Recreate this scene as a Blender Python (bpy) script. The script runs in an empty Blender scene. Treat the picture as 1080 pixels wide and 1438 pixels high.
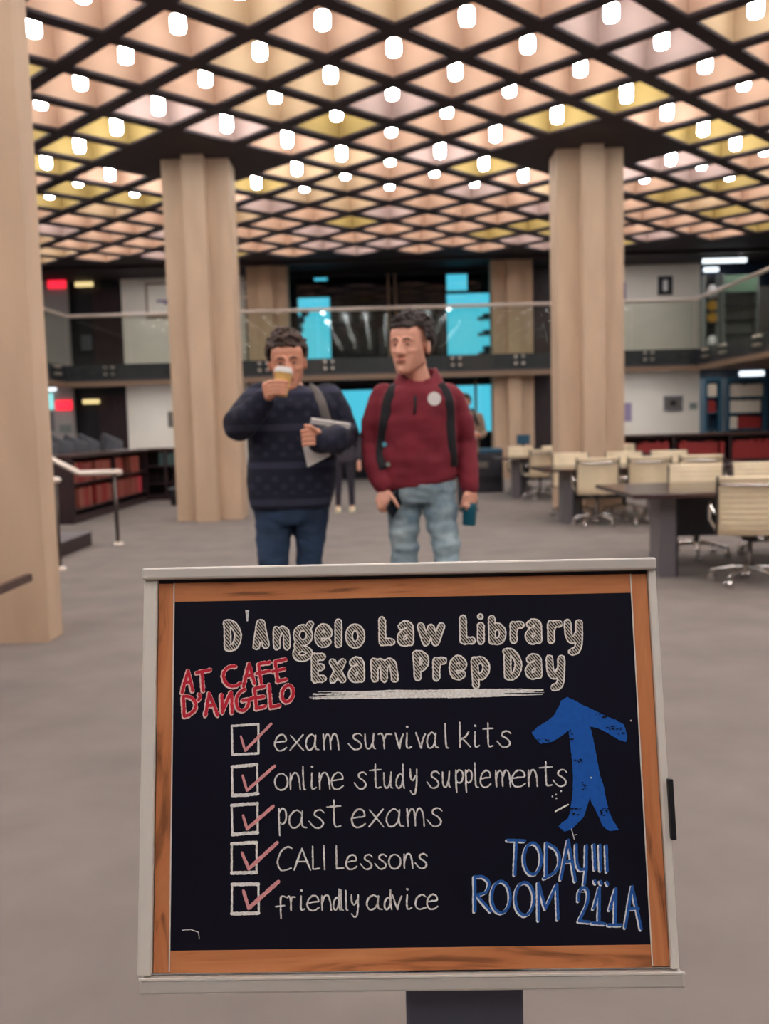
import bpy, bmesh, math, random
from mathutils import Vector, Matrix, noise
from mathutils.bvhtree import BVHTree
random.seed(7)
S = bpy.context.scene
COL = S.collection
PI = math.pi
# ------------------------------------------------------------------ camera, world, exposure
F_PX, IMG_W, IMG_H = 1300.0, 1080, 1438
CAM = Vector((0, 0, 1.35))
PITCH, ROLL = math.atan(119 / F_PX), 0.027
FWD = Vector((0, math.cos(PITCH), -math.sin(PITCH)))
_r0, _u0 = Vector((1, 0, 0)), Vector((0, math.sin(PITCH), math.cos(PITCH)))
RGT = _r0 * math.cos(ROLL) - _u0 * math.sin(ROLL)
UPV = _u0 * math.cos(ROLL) + _r0 * math.sin(ROLL)
cd = bpy.data.cameras.new('camera')
cam = bpy.data.objects.new('camera', cd)
COL.objects.link(cam)
cam.matrix_world = Matrix(((RGT.x, UPV.x, -FWD.x, CAM.x), (RGT.y, UPV.y, -FWD.y, CAM.y), (RGT.z, UPV.z, -FWD.z, CAM.z), (0, 0, 0, 1)))
cd.sensor_fit = 'VERTICAL'
cd.sensor_height = 36.0
cd.lens = 36.0 * F_PX / IMG_H
cd.clip_start = 0.05
cd.dof.use_dof = True
cd.dof.focus_distance = 1.30
cd.dof.aperture_fstop = 4.8
S.camera = cam
w = bpy.data.worlds.new('sky')
S.world = w
w.use_nodes = True
w.node_tree.nodes['Background'].inputs[0].default_value = (0.10, 0.66, 0.84, 1)
w.node_tree.nodes['Background'].inputs[1].default_value = 1.0
S.view_settings.view_transform = 'Standard'
S.view_settings.look = 'None'
S.view_settings.exposure = 0.0
S.view_settings.gamma = 1.0
S.view_settings.use_curve_mapping = False
LAMP_L = 39.0


def at(px, py, Y):
    """point of the photo's sight line (px, py) at world depth Y"""
    d = FWD * F_PX + RGT * (px - 540) + UPV * (719 - py)
    return CAM + d * (Y / d.y)


def on_floor(px, py, z=0.0):
    d = FWD * F_PX + RGT * (px - 540) + UPV * (719 - py)
    return CAM + d * ((z - CAM.z) / d.z)


# ------------------------------------------------------------------ materials
def lin(c):
    return tuple((v / 12.92 if v <= .04045 else ((v + .055) / 1.055) ** 2.4) for v in c)


def rgb(r, g, b):
    return lin((r / 255, g / 255, b / 255)) + (1,)


def mat(name, c, rough=.6, metal=0.0, emit=None, es=0, var=0.0, scale=8.0, c2=None, bump=0.0, stretch=(1, 1, 1), spec=None, coord='Object'):
    m = bpy.data.materials.new(name)
    m.use_nodes = True
    nt = m.node_tree
    b = nt.nodes['Principled BSDF']
    b.inputs['Base Color'].default_value = c
    b.inputs['Roughness'].default_value = rough
    b.inputs['Metallic'].default_value = metal
    if spec is not None:
        b.inputs['Specular IOR Level'].default_value = spec
    if emit:
        b.inputs['Emission Color'].default_value = emit
        b.inputs['Emission Strength'].default_value = es
    if var or c2 or bump:
        tc = nt.nodes.new('ShaderNodeTexCoord')
        mp = nt.nodes.new('ShaderNodeMapping')
        mp.inputs['Scale'].default_value = stretch
        nz = nt.nodes.new('ShaderNodeTexNoise')
        nz.inputs['Scale'].default_value = scale
        nz.inputs['Detail'].default_value = 6
        nt.links.new(tc.outputs[coord], mp.inputs[0])
        nt.links.new(mp.outputs[0], nz.inputs['Vector'])
        if var or c2:
            rp = nt.nodes.new('ShaderNodeValToRGB')
            rp.color_ramp.elements[0].position = .3
            rp.color_ramp.elements[1].position = .7
            rp.color_ramp.elements[0].color = tuple(v * (1 - var) for v in c[:3]) + (1,)
            rp.color_ramp.elements[1].color = c2 if c2 else tuple(min(1, v * (1 + var)) for v in c[:3]) + (1,)
            nt.links.new(nz.outputs['Fac'], rp.inputs[0])
            nt.links.new(rp.outputs[0], b.inputs['Base Color'])
        if bump:
            bp = nt.nodes.new('ShaderNodeBump')
            bp.inputs['Strength'].default_value = bump
            bp.inputs['Distance'].default_value = .01
            nt.links.new(nz.outputs['Fac'], bp.inputs['Height'])
            nt.links.new(bp.outputs[0], b.inputs['Normal'])
    return m


def glass_mat(name, tint, refl=.12, rough=.02):
    m = bpy.data.materials.new(name)
    m.use_nodes = True
    nt = m.node_tree
    nt.nodes.clear()
    out = nt.nodes.new('ShaderNodeOutputMaterial')
    tr = nt.nodes.new('ShaderNodeBsdfTransparent')
    tr.inputs[0].default_value = tint
    gl = nt.nodes.new('ShaderNodeBsdfGlossy')
    gl.inputs['Roughness'].default_value = rough
    mx = nt.nodes.new('ShaderNodeMixShader')
    mx.inputs[0].default_value = refl
    nt.links.new(tr.outputs[0], mx.inputs[1])
    nt.links.new(gl.outputs[0], mx.inputs[2])
    nt.links.new(mx.outputs[0], out.inputs[0])
    return m


def wood_mat(name, c1, c2, rough=.4, axis='X', scale=30):
    m = bpy.data.materials.new(name)
    m.use_nodes = True
    nt = m.node_tree
    b = nt.nodes['Principled BSDF']
    b.inputs['Roughness'].default_value = rough
    tc = nt.nodes.new('ShaderNodeTexCoord')
    mp = nt.nodes.new('ShaderNodeMapping')
    st = {'X': (.12, 1, 1), 'Y': (1, .12, 1), 'Z': (1, 1, .12)}[axis]
    mp.inputs['Scale'].default_value = st
    nz = nt.nodes.new('ShaderNodeTexNoise')
    nz.inputs['Scale'].default_value = scale
    nz.inputs['Detail'].default_value = 8
    nz.inputs['Distortion'].default_value = 1.6
    rp = nt.nodes.new('ShaderNodeValToRGB')
    e = rp.color_ramp.elements
    e[0].position, e[0].color = .32, tuple(v * .45 for v in c1[:3]) + (1,)
    e[1].position, e[1].color = .75, c2
    x = e.new(.42)
    x.color = c1
    nt.links.new(tc.outputs['Object'], mp.inputs[0])
    nt.links.new(mp.outputs[0], nz.inputs['Vector'])
    nt.links.new(nz.outputs['Fac'], rp.inputs[0])
    nt.links.new(rp.outputs[0], b.inputs['Base Color'])
    return m


M = {}
M['beam'] = mat('dark_beam', rgb(52, 42, 46), .8, var=.15, scale=3)
for k, c in dict(peach=(184, 150, 126), yellow=(166, 140, 84), lilac=(174, 148, 138), cream=(182, 154, 122), blue=(172, 174, 188)).items():
    M['cof_' + k] = mat('coffer_' + k, rgb(*c), .85, var=.05, scale=2)
M['concrete'] = mat('board_marked_concrete', rgb(198, 170, 144), .85, var=.08, scale=3.0, stretch=(1.6, 1.6, .4), bump=.15)
M['carpet'] = mat('taupe_carpet', rgb(128, 119, 114), .95, var=.12, scale=2.2, bump=.3)
_nt = M['carpet'].node_tree
M['white_wall'] = mat('painted_wall', rgb(222, 212, 198), .7, var=.03, scale=2)
M['grey_wall'] = mat('grey_wall', rgb(172, 163, 158), .7, var=.03, scale=2)
M['dark_wood'] = wood_mat('dark_wood', rgb(42, 24, 28), rgb(58, 34, 36), .45, 'Z', 12)
M['dark_wood_h'] = wood_mat('dark_wood_top', rgb(62, 40, 38), rgb(84, 58, 52), .3, 'X', 12)
M['table_wood'] = wood_mat('polished_dark_wood', rgb(58, 38, 38), rgb(74, 50, 46), .16, 'X', 12)
M['black'] = mat('black', rgb(20, 18, 24), .5)
M['fascia'] = mat('dark_fascia', rgb(50, 48, 56), .4, var=.1, scale=1.5)
M['brown_trim'] = mat('brown_trim', rgb(138, 112, 92), .5)
M['steel'] = mat('brushed_steel', rgb(214, 204, 196), .28, 1.0)
M['rail'] = mat('satin_rail', rgb(236, 222, 210), .35, .6)
M['chrome'] = mat('chrome', rgb(225, 222, 220), .12, 1.0)
M['dark_steel'] = mat('dark_steel', rgb(92, 84, 80), .35, .9)
M['cream'] = mat('cream_leather', rgb(232, 212, 178), .5, var=.05, scale=10)
M['mesh_grey'] = mat('grey_mesh', rgb(110, 102, 94), .6, .3)
M['panel_grey'] = mat('grey_panel', rgb(108, 103, 107), .45, var=.05, scale=2)
M['panel_dark'] = mat('dark_panel', rgb(38, 36, 44), .5)
M['glass'] = glass_mat('balustrade_glass', (.93, .96, .93, 1), .02, .01)
M['clear'] = glass_mat('window_glass', (.95, .98, 1, 1), .06, .01)
M['dark_glass'] = mat('dark_glass', rgb(14, 14, 22), .07, 0, spec=.4)
M['lamp'] = mat('lit_lamp', (1, 1, 1, 1), .5, emit=(.93, .97, 1, 1), es=LAMP_L)
M['lampback'] = M['lamp']
M['exit'] = mat('red_sign', rgb(230, 30, 50), .4, emit=(1, .02, .05, 1), es=1.3)
M['strip_white'] = mat('lit_strip', (1, 1, 1, 1), .4, emit=(.85, .95, 1, 1), es=1.6)
M['strip_yellow'] = mat('lit_yellow_strip', (1, .85, .4, 1), .4, emit=(1, .78, .35, 1), es=.9)
M['screen'] = mat('lit_screen', (.3, .8, .8, 1), .3, emit=(.25, .85, .85, 1), es=.9)
M['red_book'] = mat('red_binding', rgb(146, 40, 38), .55, var=.2, scale=3)
M['rust_book'] = mat('rust_binding', rgb(150, 82, 68), .55, var=.2, scale=3)
M['pink_book'] = mat('bright_red_binding', rgb(205, 64, 78), .55)
M['cream_book'] = mat('cream_binding', rgb(226, 216, 200), .6)
M['teal_book'] = mat('teal_binding', rgb(62, 84, 84), .6)
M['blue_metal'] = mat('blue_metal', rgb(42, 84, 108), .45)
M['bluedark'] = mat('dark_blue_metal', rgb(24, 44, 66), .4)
M['paper'] = mat('paper', rgb(226, 222, 218), .7)
M['gold'] = mat('amber_disc', rgb(225, 170, 50), .5)
M['grey_fabric'] = mat('grey_fabric', rgb(88, 88, 94), .8)
M['green_blind'] = mat('green_panel', rgb(122, 150, 124), .5)
M['grey_pane'] = mat('grey_panel_light', rgb(128, 132, 128), .5)


# ------------------------------------------------------------------ mesh buffer
class MB:
    def __init__(self):
        self.v, self.f, self.m = [], [], []

    def add(self, vs, fs, mi=0):
        o = len(self.v)
        self.v += [Vector(x) for x in vs]
        self.f += [tuple(i + o for i in t) for t in fs]
        self.m += [mi] * len(fs)
        return self

    def box(self, c, s, R=None, mi=0):
        c = Vector(c)
        vs = []
        for x in (-.5, .5):
            for y in (-.5, .5):
                for z in (-.5, .5):
                    p = Vector((x * s[0], y * s[1], z * s[2]))
                    vs.append(c + (R @ p if R else p))
        return self.add(vs, [(0, 1, 3, 2), (4, 6, 7, 5), (0, 4, 5, 1), (2, 3, 7, 6), (0, 2, 6, 4), (1, 5, 7, 3)], mi)

    def bb(self, a, b, mi=0):
        a, b = Vector(a), Vector(b)
        return self.box((a + b) / 2, tuple(abs(b[i] - a[i]) for i in range(3)), None, mi)

    def rbox(self, c, s, r=.01, R=None, mi=0, seg=2):
        bm = bmesh.new()
        bmesh.ops.create_cube(bm, size=1)
        for v in bm.verts:
            v.co = Vector((v.co.x * s[0], v.co.y * s[1], v.co.z * s[2]))
        bmesh.ops.bevel(bm, geom=list(bm.edges), offset=r, segments=seg, affect='EDGES', profile=.5)
        bm.verts.index_update()
        c = Vector(c)
        vs = [c + (R @ v.co if R else v.co) for v in bm.verts]
        fs = [tuple(v.index for v in f.verts) for f in bm.faces]
        bm.free()
        return self.add(vs, fs, mi)

    def tube(self, pts, rad, n=12, mi=0, closed=False, flat=None, up=None, round_ends=False):
        """rad: number or per-point; flat=(a,b) gives an elliptical section"""
        pts = [Vector(p) for p in pts]
        N = len(pts)
        if not hasattr(rad, '__len__'):
            rad = [rad] * N
        if round_ends and not closed:
            a, b = pts[0] - pts[1], pts[-1] - pts[-2]
            a.normalize()
            b.normalize()
            P, Rr = [], []
            for t in (1.0, .85, .5):
                P.append(pts[0] + a * rad[0] * t)
                Rr.append(rad[0] * max(.12, math.sqrt(1 - t * t)))
            P += pts
            Rr += list(rad)
            for t in (.5, .85, 1.0):
                P.append(pts[-1] + b * rad[-1] * t)
                Rr.append(rad[-1] * max(.12, math.sqrt(1 - t * t)))
            pts, rad, N = P, Rr, len(P)
        fa, fb = flat if flat else (1, 1)
        vs = []
        prev = None
        for i, p in enumerate(pts):
            if closed:
                t = pts[(i + 1) % N] - pts[i - 1]
            else:
                t = pts[min(i + 1, N - 1)] - pts[max(i - 1, 0)]
            t.normalize()
            if up is not None:
                u = Vector(up) - t * t.dot(Vector(up))
            elif prev is None:
                u = Vector((0, 0, 1)) if abs(t.z) < .9 else Vector((0, 1, 0))
                u = u - t * t.dot(u)
            else:
                u = prev - t * t.dot(prev)
            if u.length < 1e-6:
                u = t.orthogonal()
            u.normalize()
            prev = u
            s = t.cross(u)
            for k in range(n):
                a = 2 * PI * k / n
                vs.append(p + (u * math.cos(a) * fa + s * math.sin(a) * fb) * rad[i])
        fs = []
        for i in range(N if closed else N - 1):
            j = (i + 1) % N
            for k in range(n):
                l = (k + 1) % n
                fs.append((i * n + k, i * n + l, j * n + l, j * n + k))
        if not closed:
            fs.append(tuple(range(n))[::-1])
            fs.append(tuple((N - 1) * n + k for k in range(n)))
        return self.add(vs, fs, mi)

    def cyl(self, p0, p1, r0, r1=None, n=20, mi=0):
        return self.tube([p0, p1], [r0, r0 if r1 is None else r1], n, mi)

    def lathe(self, prof, c=(0, 0, 0), n=24, mi=0, R=None):
        c = Vector(c)
        vs, fs = [], []
        for r, z in prof:
            for k in range(n):
                a = 2 * PI * k / n
                p = Vector((r * math.cos(a), r * math.sin(a), z))
                vs.append(c + (R @ p if R else p))
        for i in range(len(prof) - 1):
            for k in range(n):
                l = (k + 1) % n
                fs.append((i * n + k, i * n + l, (i + 1) * n + l, (i + 1) * n + k))
        fs.append(tuple(range(n))[::-1])
        fs.append(tuple((len(prof) - 1) * n + k for k in range(n)))
        return self.add(vs, fs, mi)

    def ball(self, c, r, n=14, mi=0, R=None):
        if not hasattr(r, '__len__'):
            r = (r, r, r)
        c = Vector(c)
        vs, fs = [], []
        h = max(6, n // 2)
        for i in range(1, h):
            th = PI * i / h
            for k in range(n):
                a = 2 * PI * k / n
                p = Vector((r[0] * math.sin(th) * math.cos(a), r[1] * math.sin(th) * math.sin(a), r[2] * math.cos(th)))
                vs.append(c + (R @ p if R else p))
        for i in range(h - 2):
            for k in range(n):
                l = (k + 1) % n
                fs.append((i * n + k, (i + 1) * n + k, (i + 1) * n + l, i * n + l))
        for q, b in ((Vector((0, 0, r[2])), 0), (Vector((0, 0, -r[2])), (h - 2) * n)):
            vs.append(c + (R @ q if R else q))
            t = len(vs) - 1
            for k in range(n):
                l = (k + 1) % n
                fs.append((t, b + k, b + l) if b == 0 else (t, b + l, b + k))
        return self.add(vs, fs, mi)

    def hull(self, sph, mi=0, n=10):
        bm = bmesh.new()
        for c, r in sph:
            c = Vector(c)
            for i in range(n // 2 + 1):
                th = PI * i / (n // 2)
                for k in range(n):
                    a = 2 * PI * k / n
                    bm.verts.new(c + Vector((math.sin(th) * math.cos(a), math.sin(th) * math.sin(a), math.cos(th))) * r)
        bmesh.ops.remove_doubles(bm, verts=list(bm.verts), dist=1e-6)
        res = bmesh.ops.convex_hull(bm, input=list(bm.verts))
        junk = list({e for e in res['geom_interior'] + res['geom_unused'] if isinstance(e, bmesh.types.BMVert)})
        if junk:
            bmesh.ops.delete(bm, geom=junk, context='VERTS')
        bm.verts.index_update()
        vs = [v.co.copy() for v in bm.verts]
        fs = [tuple(v.index for v in f.verts) for f in bm.faces]
        bm.free()
        return self.add(vs, fs, mi)

    def loft(self, rings, n=28, mi=0, ex=2.4):
        """rings: (center, rx, ry[, rz tilt of the right end])  horizontal superellipse sections"""
        vs, fs = [], []
        for rg in rings:
            c, rx, ry = Vector(rg[0]), rg[1], rg[2]
            tl = rg[3] if len(rg) > 3 else 0
            for k in range(n):
                a = 2 * PI * k / n
                ca, sa = math.cos(a), math.sin(a)
                x = math.copysign(abs(ca) ** (2 / ex), ca) * rx
                y = math.copysign(abs(sa) ** (2 / ex), sa) * ry
                vs.append(c + Vector((x, y, tl * x)))
        for i in range(len(rings) - 1):
            for k in range(n):
                l = (k + 1) % n
                fs.append((i * n + k, i * n + l, (i + 1) * n + l, (i + 1) * n + k))
        fs.append(tuple(range(n))[::-1])
        fs.append(tuple((len(rings) - 1) * n + k for k in range(n)))
        return self.add(vs, fs, mi)

    def prism(self, poly, z0, z1, mi=0):
        n = len(poly)
        vs = [(x, y, z0) for x, y in poly] + [(x, y, z1) for x, y in poly]
        fs = [tuple(range(n))[::-1], tuple(range(n, 2 * n))] + [(i, (i + 1) % n, n + (i + 1) % n, n + i) for i in range(n)]
        return self.add(vs, fs, mi)

    def mesh(self, name, mats, smooth=False, org=(0, 0, 0)):
        me = bpy.data.meshes.new(name)
        o = Vector(org)
        me.from_pydata([tuple(v - o) for v in self.v], [], self.f)
        if not isinstance(mats, (list, tuple)):
            mats = [mats]
        for m in mats:
            me.materials.append(m)
        me.polygons.foreach_set('material_index', self.m)
        bm = bmesh.new()
        bm.from_mesh(me)
        bmesh.ops.recalc_face_normals(bm, faces=list(bm.faces))
        bm.to_mesh(me)
        bm.free()
        if smooth:
            me.shade_smooth()
            if smooth != True:
                me.set_sharp_from_angle(angle=math.radians(smooth))
        return me

    def build(self, name, mats, parent=None, smooth=False, org=None):
        if org is None:
            org = parent_loc(parent)
        ob = bpy.data.objects.new(name, self.mesh(name, mats, smooth, org))
        COL.objects.link(ob)
        if parent:
            ob.parent = parent
        return ob


WLOC = {}


def parent_loc(p):
    return WLOC.get(p.name, Vector((0, 0, 0))) if p else Vector((0, 0, 0))


def thing(name, label, cat, loc=(0, 0, 0), group=None, rz=0):
    o = bpy.data.objects.new(name, None)
    COL.objects.link(o)
    o.location = loc
    o.rotation_euler = (0, 0, rz)
    o.empty_display_size = .1
    tag(o, label, cat, group)
    return o


def wthing(name, label, cat, loc, group=None):
    """an Empty at loc; children meshes are given in world coordinates"""
    o = thing(name, label, cat, loc, group)
    WLOC[o.name] = Vector(loc)
    return o


def part(mb, name, mats, parent, smooth=False):
    """mesh part in world coordinates under parent or under a part of it (parts sit at the thing's origin)"""
    root = parent
    while root.parent:
        root = root.parent
    ob = bpy.data.objects.new(name, mb.mesh(name, mats, smooth, WLOC.get(root.name, Vector((0, 0, 0)))))
    COL.objects.link(ob)
    ob.parent = parent
    return ob


def tag(o, label, cat, group=None):
    o['label'] = label
    o['category'] = cat
    if group:
        o['group'] = group
    return o


def single(mb, name, mats, label, cat, group=None, smooth=False, org=None):
    """a thing that is one mesh, given in world coordinates"""
    if org is None:
        xs = [v.x for v in mb.v]
        ys = [v.y for v in mb.v]
        org = ((min(xs) + max(xs)) / 2, (min(ys) + max(ys)) / 2, min(v.z for v in mb.v))
    ob = bpy.data.objects.new(name, mb.mesh(name, mats, smooth, org))
    ob.location = org
    COL.objects.link(ob)
    return tag(ob, label, cat, group)


def struct(mb, name, mats, parent=None, smooth=False):
    ob = bpy.data.objects.new(name, mb.mesh(name, mats, smooth))
    COL.objects.link(ob)
    if parent:
        ob.parent = parent
    else:
        ob['kind'] = 'structure'
    return ob


def dup(root, loc, label, rz=0, group=None):
    r = root.copy()
    COL.objects.link(r)
    r.location = loc
    r.rotation_euler = (0, 0, rz)
    r['label'] = label
    if group:
        r['group'] = group
    for ch in list(root.children):
        c = ch.copy()
        COL.objects.link(c)
        c.parent = r
        for g in ch.children:
            d = g.copy()
            COL.objects.link(d)
            d.parent = c
    return r


def remesh(mb, voxel, smooth_it=4, fold=0.0, fscale=9.0, fstretch=(1, 1, 1), keep=None):
    """union of closed shapes as one continuous skin; returns a new MB"""
    me = bpy.data.meshes.new('tmp')
    me.from_pydata([tuple(v) for v in mb.v], [], mb.f)
    bm = bmesh.new()
    bm.from_mesh(me)
    bmesh.ops.recalc_face_normals(bm, faces=list(bm.faces))
    bm.to_mesh(me)
    bm.free()
    ob = bpy.data.objects.new('tmp', me)
    COL.objects.link(ob)
    md = ob.modifiers.new('r', 'REMESH')
    md.mode = 'VOXEL'
    md.voxel_size = voxel
    if smooth_it:
        sm = ob.modifiers.new('s', 'SMOOTH')
        sm.factor = .5
        sm.iterations = smooth_it
    dg = bpy.context.evaluated_depsgraph_get()
    dg.update()
    ev = ob.evaluated_get(dg)
    m2 = bpy.data.meshes.new_from_object(ev)
    out = MB()
    vs = [v.co.copy() for v in m2.vertices]
    if fold:
        for i, v in enumerate(m2.vertices):
            q = Vector((v.co.x * fstretch[0], v.co.y * fstretch[1], v.co.z * fstretch[2])) * fscale
            vs[i] = v.co + v.normal * (noise.noise(q) + .5 * noise.noise(q * 2.1)) * fold
    out.add(vs, [tuple(p.vertices) for p in m2.polygons])
    bpy.data.objects.remove(ob)
    bpy.data.meshes.remove(me)
    bpy.data.meshes.remove(m2)
    return out


# ------------------------------------------------------------------ ceiling: diagonal grid of coffers
CEIL = 5.38
X0, D0, HS = .24, 14.295, .7375           # lattice origin and half diagonal
OPEN = .605
COLS = [(-4, 0), (4, 0)]               # nodes that carry the two columns


def in_coffers(i, j):
    x, y = X0 + i * HS, D0 + j * HS
    if abs(x - X0) > 9.1 or y > 21.8 or y < -4.2:
        return False
    if x > 6.3 and y > 21.2 or x > 7.9 and y > 20.4:
        return False
    for a, b in COLS:
        if abs(i - a) + abs(j - b) == 1:
            return False
    return True


cb = MB()
lamps = []
rnd = random.Random(3)
for i in range(-17, 18):
    for j in range(-28, 16):
        if (i + j) % 2 == 0:
            continue
        cx, cy = X0 + i * HS, D0 + j * HS
        if abs(cx) > 11.8 or cy > 24.8:
            continue
        dm = [(HS, 0), (0, HS), (-HS, 0), (0, -HS)]
        if not in_coffers(i, j):
            cb.add([(cx + a, cy + b, CEIL) for a, b in dm], [(0, 1, 2, 3)], 0)
            continue
        k = OPEN / HS
        t = .56 / HS
        vs = [(cx + a, cy + b, CEIL) for a, b in dm] + [(cx + a * k, cy + b * k, CEIL) for a, b in dm] + \
             [(cx + a * k, cy + b * k, CEIL + .035) for a, b in dm] + [(cx + a * t, cy + b * t, CEIL + .62) for a, b in dm]
        r = rnd.random()
        mi = 1 if r < .55 else 2 if r < .70 else 3 if r < .85 else 4
        if (i, j) == (8, -3):
            mi = 5
        fs, ms = [], []
        for q in range(4):
            p = (q + 1) % 4
            fs += [(q, p, 4 + p, 4 + q), (4 + q, 4 + p, 8 + p, 8 + q), (8 + q, 8 + p, 12 + p, 12 + q)]
            ms += [0, 0, mi]
        fs.append((12, 13, 14, 15))
        ms.append(mi)
        o = len(cb.v)
        cb.v += [Vector(v) for v in vs]
        cb.f += [tuple(x + o for x in f) for f in fs]
        cb.m += ms
        low = any(abs(i - a) + abs(j - b) == 3 for a, b in COLS)
        zb = CEIL + (-.03 if low else .04 if cy < 12 else .08 if cy < 16.7 else .2)
        lamps.append((cx, cy, zb, 1.35 if low else .95))
me = bpy.data.meshes.new('ceiling')
me.from_pydata([tuple(v) for v in cb.v], [], cb.f)
for n_ in ('beam', 'cof_peach', 'cof_yellow', 'cof_lilac', 'cof_cream', 'cof_blue'):
    me.materials.append(M[n_] if n_ in M else M['beam'])
me.polygons.foreach_set('material_index', cb.m)
co = bpy.data.objects.new('ceiling', me)
COL.objects.link(co)
co['kind'] = 'structure'
struct(MB().bb((-12.2, -7.2, 6.6), (12.2, 25.6, 6.7)), 'ceiling', M['beam'])

bulb = MB().lathe([(.04, 0), (.066, .01), (.076, .035), (.076, .14), (.066, .165), (.03, .178)], n=12).mesh('lamp_globe', M['lamp'], True)
rod = MB().cyl((0, 0, .17), (0, 0, 1), .012, n=6).mesh('stem', M['dark_steel'])
first = None
away = []
for cx, cy, zb, zs in lamps:
    p = Vector((cx, cy, zb)) - CAM
    dz = p.dot(FWD)
    seen = dz > 1 and -40 < 540 + F_PX * p.dot(RGT) / dz < 1120 and -40 < 719 - F_PX * p.dot(UPV) / dz
    if not seen:
        away.append((cx, cy, zb))
        continue
    ob = bpy.data.objects.new('ceiling_lamp', bulb)
    ob.location = (cx, cy, zb)
    ob.scale = (1, 1, zs)
    COL.objects.link(ob)
    tag(ob, 'small white globe lamp glowing inside a coffer of the diamond-grid ceiling', 'lamp', 'lamps in the ceiling coffers')
    st = bpy.data.objects.new('stem', rod)
    COL.objects.link(st)
    st.parent = ob
    st.location = (0, 0, 0)
    st.scale = (1, 1, (CEIL + .62 - zb) / zs)
ab = MB()
for a in away:
    ab.lathe([(.04, 0), (.066, .01), (.076, .035), (.076, .14), (.066, .165), (.03, .178)], a, 8)
    ab.cyl((a[0], a[1], a[2] + .17), (a[0], a[1], CEIL + .62), .012, n=6)
ao = single(ab, 'ceiling_lamp', M['lampback'], 'further white lamps along the coffered ceiling overhead', 'lamp', 'lamps in the ceiling coffers')
ao['kind'] = 'stuff'

# ------------------------------------------------------------------ floor, walls
struct(MB().bb((-12.2, -7.2, -.1), (12.2, 25.6, 0)), 'floor', M['carpet'])
WB = 24.6
GYW = 24.25
SLAB0, SLAB1 = 2.52, 3.04
struct(MB().bb((-12.2, -7.2, 0), (12.2, -7, 6.6)), 'wall_rear', M['dark_wood'])
struct(MB().bb((-12.2, -7, 0), (-12, 25.6, 6.6)), 'wall_left', M['grey_wall'])
struct(MB().bb((12, -7, 0), (12.2, 25.6, 6.6)), 'wall_right', M['grey_wall'])


def wallseg(name, x0, x1, z0, z1, m, y=WB):
    return struct(MB().bb((x0, y, z0), (x1, y + .2, z1)), name, m)


wallseg('wall_back_grey', -12, -8.15, 0, 6.6, M['grey_wall'])
wallseg('wall_back_dark_left', -8.4, -6.5, 0, 6.6, M['black'], WB + .3)
wallseg('wall_back_over_window', -2.6, 3.0, CEIL - .1, 6.6, M['black'], GYW)
wallseg('wall_back_between_windows', -2.6, 3.0, SLAB0, SLAB1, M['black'], GYW)
wallseg('wall_back_white_left', -6.72, -3.5, 0, 6.6, M['white_wall'])
wallseg('wall_back_dark_centre_left', -3.5, -2.55, 0, 6.6, M['dark_wood'])
wallseg('wall_back_dark_right', 2.95, 5.0, 0, 6.6, M['dark_wood'])
wallseg('wall_back_white_right', 5.0, 8.4, 0, 6.6, M['white_wall'])
wallseg('wall_back_blue', 8.4, 12, 0, SLAB1, M['bluedark'])
wallseg('wall_back_grey_right', 8.4, 12, SLAB1, 4.75, M['grey_wall'])
wallseg('wall_back_blue_top', 8.4, 12, 4.75, 6.6, M['bluedark'])
# balcony slabs with dark fascia and brown edge, back and both sides
sb = MB()
sb.bb((-12, 22.7, SLAB0 + .12), (12, WB, SLAB1 - .02))
sb.bb((-12, 14, SLAB0 + .12), (-7.7, 22.7, SLAB1 - .02)).bb((7.75, 14, SLAB0 + .12), (12, 22.7, SLAB1 - .02))
struct(sb, 'floor_balcony', M['fascia'])
fb = MB()
fb.bb((-7.7, 22.6, SLAB0 + .12), (7.75, 22.7, SLAB1))
fb.bb((-7.7, 14, SLAB0 + .12), (-7.6, 22.6, SLAB1)).bb((7.65, 14, SLAB0 + .12), (7.75, 22.6, SLAB1))
struct(fb, 'trim_1', M['fascia'])
tb = MB()
tb.bb((-7.72, 22.58, SLAB0), (7.77, 22.76, SLAB0 + .12))
tb.bb((-12, 14, SLAB0), (-7.58, 22.58, SLAB0 + .12)).bb((7.63, 14, SLAB0), (12, 22.58, SLAB0 + .12))
struct(tb, 'trim_2', M['brown_trim'])
# added lights, kept out of view behind the trims, to brighten the back walls
M['wash'] = mat('added_wash_glow', (1, 1, 1, 1), .5, emit=(.97, .97, 1, 1), es=46)
for lv, z, lab in ((0, SLAB0 + .12, 'added hidden light panel under the balcony, brightening the back wall'), (1, CEIL, 'added hidden light panel over the balcony, brightening the back wall')):
    for x in (-9.2, -6.1, -4.6, 5.4, 6.9, 9.2):
        k = 1 if abs(x) < 9 else .8 if x < 0 and lv == 0 else .4
        yc = 22.95 if lv else 23.3
        f = wthing('added_wash_light', lab, 'light', (x, yc, z), 'added wash lights by the balcony')
        part(MB().bb((x - .5 * k - .02, yc - .08, z - .02), (x + .5 * k + .02, yc + .08, z - .001)), 'wash_backing', M['panel_dark'], f)
        part(MB().bb((x - .5 * k, yc - .07, z - .026), (x + .5 * k, yc + .07, z - .021)), 'wash_glow_panel', M['wash'], f)
struct(MB().bb((-12, 22.62, at(550, 367, 22.62).z), (12, 22.85, CEIL)), 'trim_3', M['beam'])


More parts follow.
